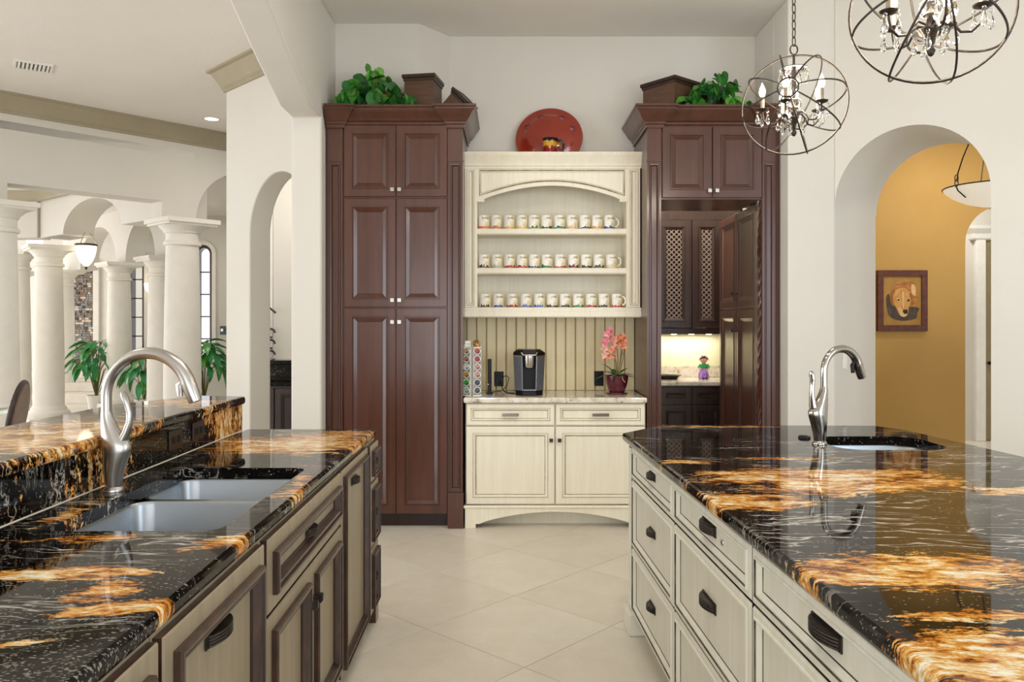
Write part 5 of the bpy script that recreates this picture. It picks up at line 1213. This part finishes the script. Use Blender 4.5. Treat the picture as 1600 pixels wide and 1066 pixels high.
# hanging lantern
t = thing('hanging_lantern', 'lit white glass lantern hanging by chains among the entry columns', 'lantern', (-6.15, 11.55, 2.30))
MB().lathe([(0.0, 0.0), (0.035, 0.01), (0.075, 0.06), (0.115, 0.15), (0.135, 0.24), (0.138, 0.30), (0.128, 0.30)], 24).build('glass_shade', SHADE, t, smooth=60)
MB().lathe([(0.136, 0.295), (0.150, 0.305), (0.150, 0.32), (0.136, 0.328)], 24, cap=False).lathe([(0, -0.05), (0.012, -0.04), (0.02, -0.015), (0.01, 0.0)], 12).build('metal_band', PEWTER, t, smooth=50)
for k in range(3):
    a = 2*PI*k/3+0.5; MB().tube([(0.145*math.cos(a), 0.145*math.sin(a), 0.32), (0.07*math.cos(a), 0.07*math.sin(a), 0.44), (0.01*math.cos(a), 0.01*math.sin(a), 0.52)], 0.006, 6).build('chain', NICKEL, t)
MB().tube([(0, 0, 0.50), (0, 0, 1.12)], 0.012, 8).build('rod', PEWTER, t)
def sconce(label, loc, rz):
    t = thing('wall_sconce', label, 'sconce', loc, rz)
    MB().lathe([(0.05, 0.0), (0.10, 0.05), (0.12, 0.13), (0.12, 0.17), (0.112, 0.17), (0.09, 0.05), (0.04, 0.01)], 20, cap=False).build('shade', SHADE, t, smooth=50)
    MB().tube([(0, 0, 0.01), (0, 0, -0.08), (0, 0.06, -0.13), (0, 0.14, -0.10)], 0.012, 8).build('arm', IRON, t, smooth=60)
    MB().lathe([(0.05, 0), (0.05, 0.02), (0.02, 0.03)], 16).build('backplate', IRON, t, loc=(0, 0.17, -0.10)).rotation_euler = (PI/2, 0, 0)
sconce('lit wall sconce between the far column and the large front column', (-6.40, 14.2, 2.02), 0)
sconce('lit wall lamp between the two leftmost shaded columns', (-7.70, 12.9, 2.66), 0)
# stone mosaic panel
t = thing('stone_mosaic_panel', 'tall arched panel of grey and brown split stone on the entry wall', 'panel', (-9.24, 17.19, 0))
PX, PZ0, PZ1 = 0.27, 0.53, 2.62
pts = [(-PX, PZ0), (PX, PZ0), (PX, PZ1)]+arc(0, PZ1, PX, 0, PI, 18)[1:]
MB().prism(pts, 'y', -0.02, 0.0).build('backing', DARKBRN, t)
sm_ = [M('split_stone_'+n_, a, 0.8, hex2=b, scale=12) for n_, a, b in (('grey', '#7d7a78', '#98948f'), ('brown', '#7a6450', '#8e775e'), ('dark', '#3e3a38', '#55504c'), ('cream', '#c3b8a6', '#d3c9b8'))]
mb = MB(); rr = random.Random(5); z = PZ0+0.02
while z < PZ1+PX:
    x = -PX
    while x < PX-0.01:
        wd = rr.uniform(0.05, 0.10); xm = x+wd/2
        if z < PZ1 or math.hypot(xm, z+0.03-PZ1) < PX-0.03:
            mb.box(x+0.004, min(x+wd, PX)-0.004, -0.02-rr.uniform(0.01, 0.035), -0.02, z+0.003, z+0.05-0.003, rr.choice((0, 0, 0, 1, 1, 3, 2)))
        x += wd
    z += 0.05
stuff(mb.build('split_stones', sm_, t))
ring_ = arc(0, PZ1, PX+0.12, PI, 0, 20); ring2 = arc(0, PZ1, PX, 0, PI, 20)
MB().prism([(-PX-0.12, PZ0-0.1)]+ring_+[(PX+0.12, PZ0-0.1), (PX+0.12, PZ0-0.1), (PX, PZ0)]+[(PX, PZ1)]+ring2[1:]+[(-PX, PZ0)], 'y', -0.07, 0).build('surround', STONE, t)
# leafy floor plants
LF = []
for mt in (LEAF3, LEAF1): v, f = blade(0.30, 0.055, 0.55, 0.3, 6); LF.append(MB().add(v, f).mesh('leaf', mt, 60))
def floor_plant(label, x, y, z0, zc, spread, n, seed):
    rr = random.Random(seed); t = thing('potted_plant', label, 'plant', (x, y, z0))
    MB().lathe([(0, 0), (0.11, 0), (0.15, 0.22), (0.16, 0.25), (0.14, 0.25), (0.13, 0.22), (0, 0.21)], 20).build('pot', STONE, t, smooth=40)
    for k in range(n):
        a = k*2.39996+rr.uniform(-0.3, 0.3); u = (k+0.5)/n
        rr_ = spread*(0.15+0.75*u); h_ = zc-z0+0.22-0.42*u+rr.uniform(-0.10, 0.10)
        p = (rr_*math.cos(a), rr_*math.sin(a), h_)
        if k % 3 == 0: MB().tube([(0, 0, 0.2), (p[0]*0.4, p[1]*0.4, h_*0.8), p], 0.006, 5).build('stem', STEM, t)
        o = obj('leaf', LF[rr.choice((0, 0, 1))], t, loc=p); o.scale = (rr.uniform(0.75, 1.15),)*3; o.rotation_euler = (rr.uniform(-0.4, 0.4), 0.9*u-0.25+rr.uniform(-0.2, 0.3), a+rr.uniform(-0.5, 0.5))
floor_plant('green broad leaved plant left of the slim column behind the faucet', -7.08, 13.62, 0, 0.92, 0.46, 70, 3)
floor_plant('green drooping plant between the slim and the large columns', -5.95, 12.95, 0, 0.80, 0.34, 40, 8)
floor_plant('green drooping plant right of the large front column', -4.98, 12.95, 0, 0.90, 0.42, 60, 6)
# switch panel on the entry wall
t = thing('wall_plaque', 'small dark green square plaque beside the arched window', 'plaque', (-5.18, 14.38, 1.35))
MB().box(-0.065, 0.065, 0, 0.02, -0.075, 0.075).build('board', M('dark_green_plaque', '#1f3b38', 0.3, hex2='#2f5450', scale=20), t, bevel=0.004)
MB().box(-0.05, -0.005, -0.004, 0, -0.02, 0.03).build('emblem', NICKEL, t)
# leather dining chair and glass table beyond the bar
LEA = M('brown_leather', '#6b5444', 0.45, hex2='#7b6252', scale=14, bump=0.1, bscale=200); LEAD = M('dark_leather_edge', '#2f211a', 0.45, hex2='#3a2920', scale=20)
t = thing('dining_chair', 'brown leather dining chair with rounded back beside the glass table', 'chair', (-4.44, 6.3, 0), rad(-72))
seatp = [(0.24*math.cos(a), 0.23*math.sin(a)) for a in [2*PI*i/24 for i in range(24)]]
MB().prism(seatp, 'z', 0.43, 0.50).build('seat', LEA, t, smooth=40, bevel=0.02)
bk = [(0.0, 0.0)]
def oval(y0, y1, rx, rz, mi): return [(rx*math.cos(a), 0.78+rz*math.sin(a)) for a in [2*PI*i/28 for i in range(28)]]
b = MB().prism(oval(0, 0, 0.225, 0.27, 0), 'y', 0.19, 0.245).build('backrest', LEA, t, smooth=40, bevel=0.018); b.rotation_euler = (rad(-10), 0, 0); b.location = (0, 0.125, 0.0)
b2 = MB().tube([(0.228*math.cos(a), 0.217, 0.78+0.273*math.sin(a)) for a in [2*PI*i/36 for i in range(36)]], 0.022, 8, True).build('piping', LEAD, b, smooth=60)
for sx in (-1, 1):
    for sy in (-1, 1): MB().tube([(sx*0.16, sy*0.15, 0.44), (sx*0.20, sy*0.19, 0.0)], [0.022, 0.014], 8).build('leg', LEAD, t, smooth=60)
t = thing('glass_table', 'round clear glass table at the left edge beyond the bar', 'table', (-4.66, 6.5, 0))
MB().lathe([(0, 0.745), (0.60, 0.745), (0.612, 0.752), (0.60, 0.76), (0, 0.76)], 48).build('tabletop', glass('green_table_glass', (0.85, 0.95, 0.92, 1), 0.0, 1.45), t, smooth=40)
MB().lathe([(0.26, 0), (0.26, 0.03), (0.08, 0.10), (0.06, 0.35), (0.10, 0.68), (0.20, 0.744)], 24).build('pedestal', STONE, t, smooth=40)
# wet bar seen through the left arch
t = thing('wet_bar', 'dark wood wet bar with granite ledges seen through the left arch', 'cabinet', (-2.45, 8.2, 0))
MB().box(-0.35, 0.75, 0.0, 0.5, 0.0, 0.83).box(-0.35, 0.75, 0.18, 0.5, 0.83, 1.05).build('carcass', ESPRESSO, t)
for k in range(3): front('door', -0.32+0.35*k, 0.02+0.35*k, 0.05, 0.81, RM, [ESPRESSO, ESPRESSOD], t)
MB().box(-0.37, 0.77, -0.03, 0.2, 0.83, 0.87).box(-0.37, 0.77, 0.14, 0.55, 1.05, 1.09).box(-0.35, 0.75, 0.16, 0.18, 0.87, 1.05).build('granite_ledge', G_SPLASH, t, bevel=0.005)
wn = struct(thing('window_3', 'x', 'x')); del wn['label']; del wn['category']
MB().box(-3.03, -2.90, 9.62, 9.64, 0.9, 3.0).build('window_pane', PANE, wn)
MB().box(-2.90, -2.865, 9.6, 9.66, 0.85, 3.05).box(-3.07, -3.03, 9.6, 9.66, 0.85, 3.05).box(-3.07, -2.865, 9.6, 9.66, 0.80, 0.9).build('window_frame', WHITEP, wn)
mb = MB()
for k in range(3): mb.tube([(-2.86+0.05*math.cos(b), 9.5, 1.10+0.13*k+0.05*math.sin(b)) for b in [2*PI*i/20*0.85 for i in range(20)]], 0.012, 6)
mb.tube([(-2.93, 9.5, 0.98), (-2.93, 9.5, 1.6), (-2.87, 9.5, 1.66), (-2.8, 9.5, 1.6)], 0.014, 6)
mb.box(-3.0, -2.78, 9.47, 9.60, 0.93, 0.99)
tag(mb.build('iron_scroll', IRON, None, smooth=60), 'dark iron scroll ornament before the bar room window', 'ornament')
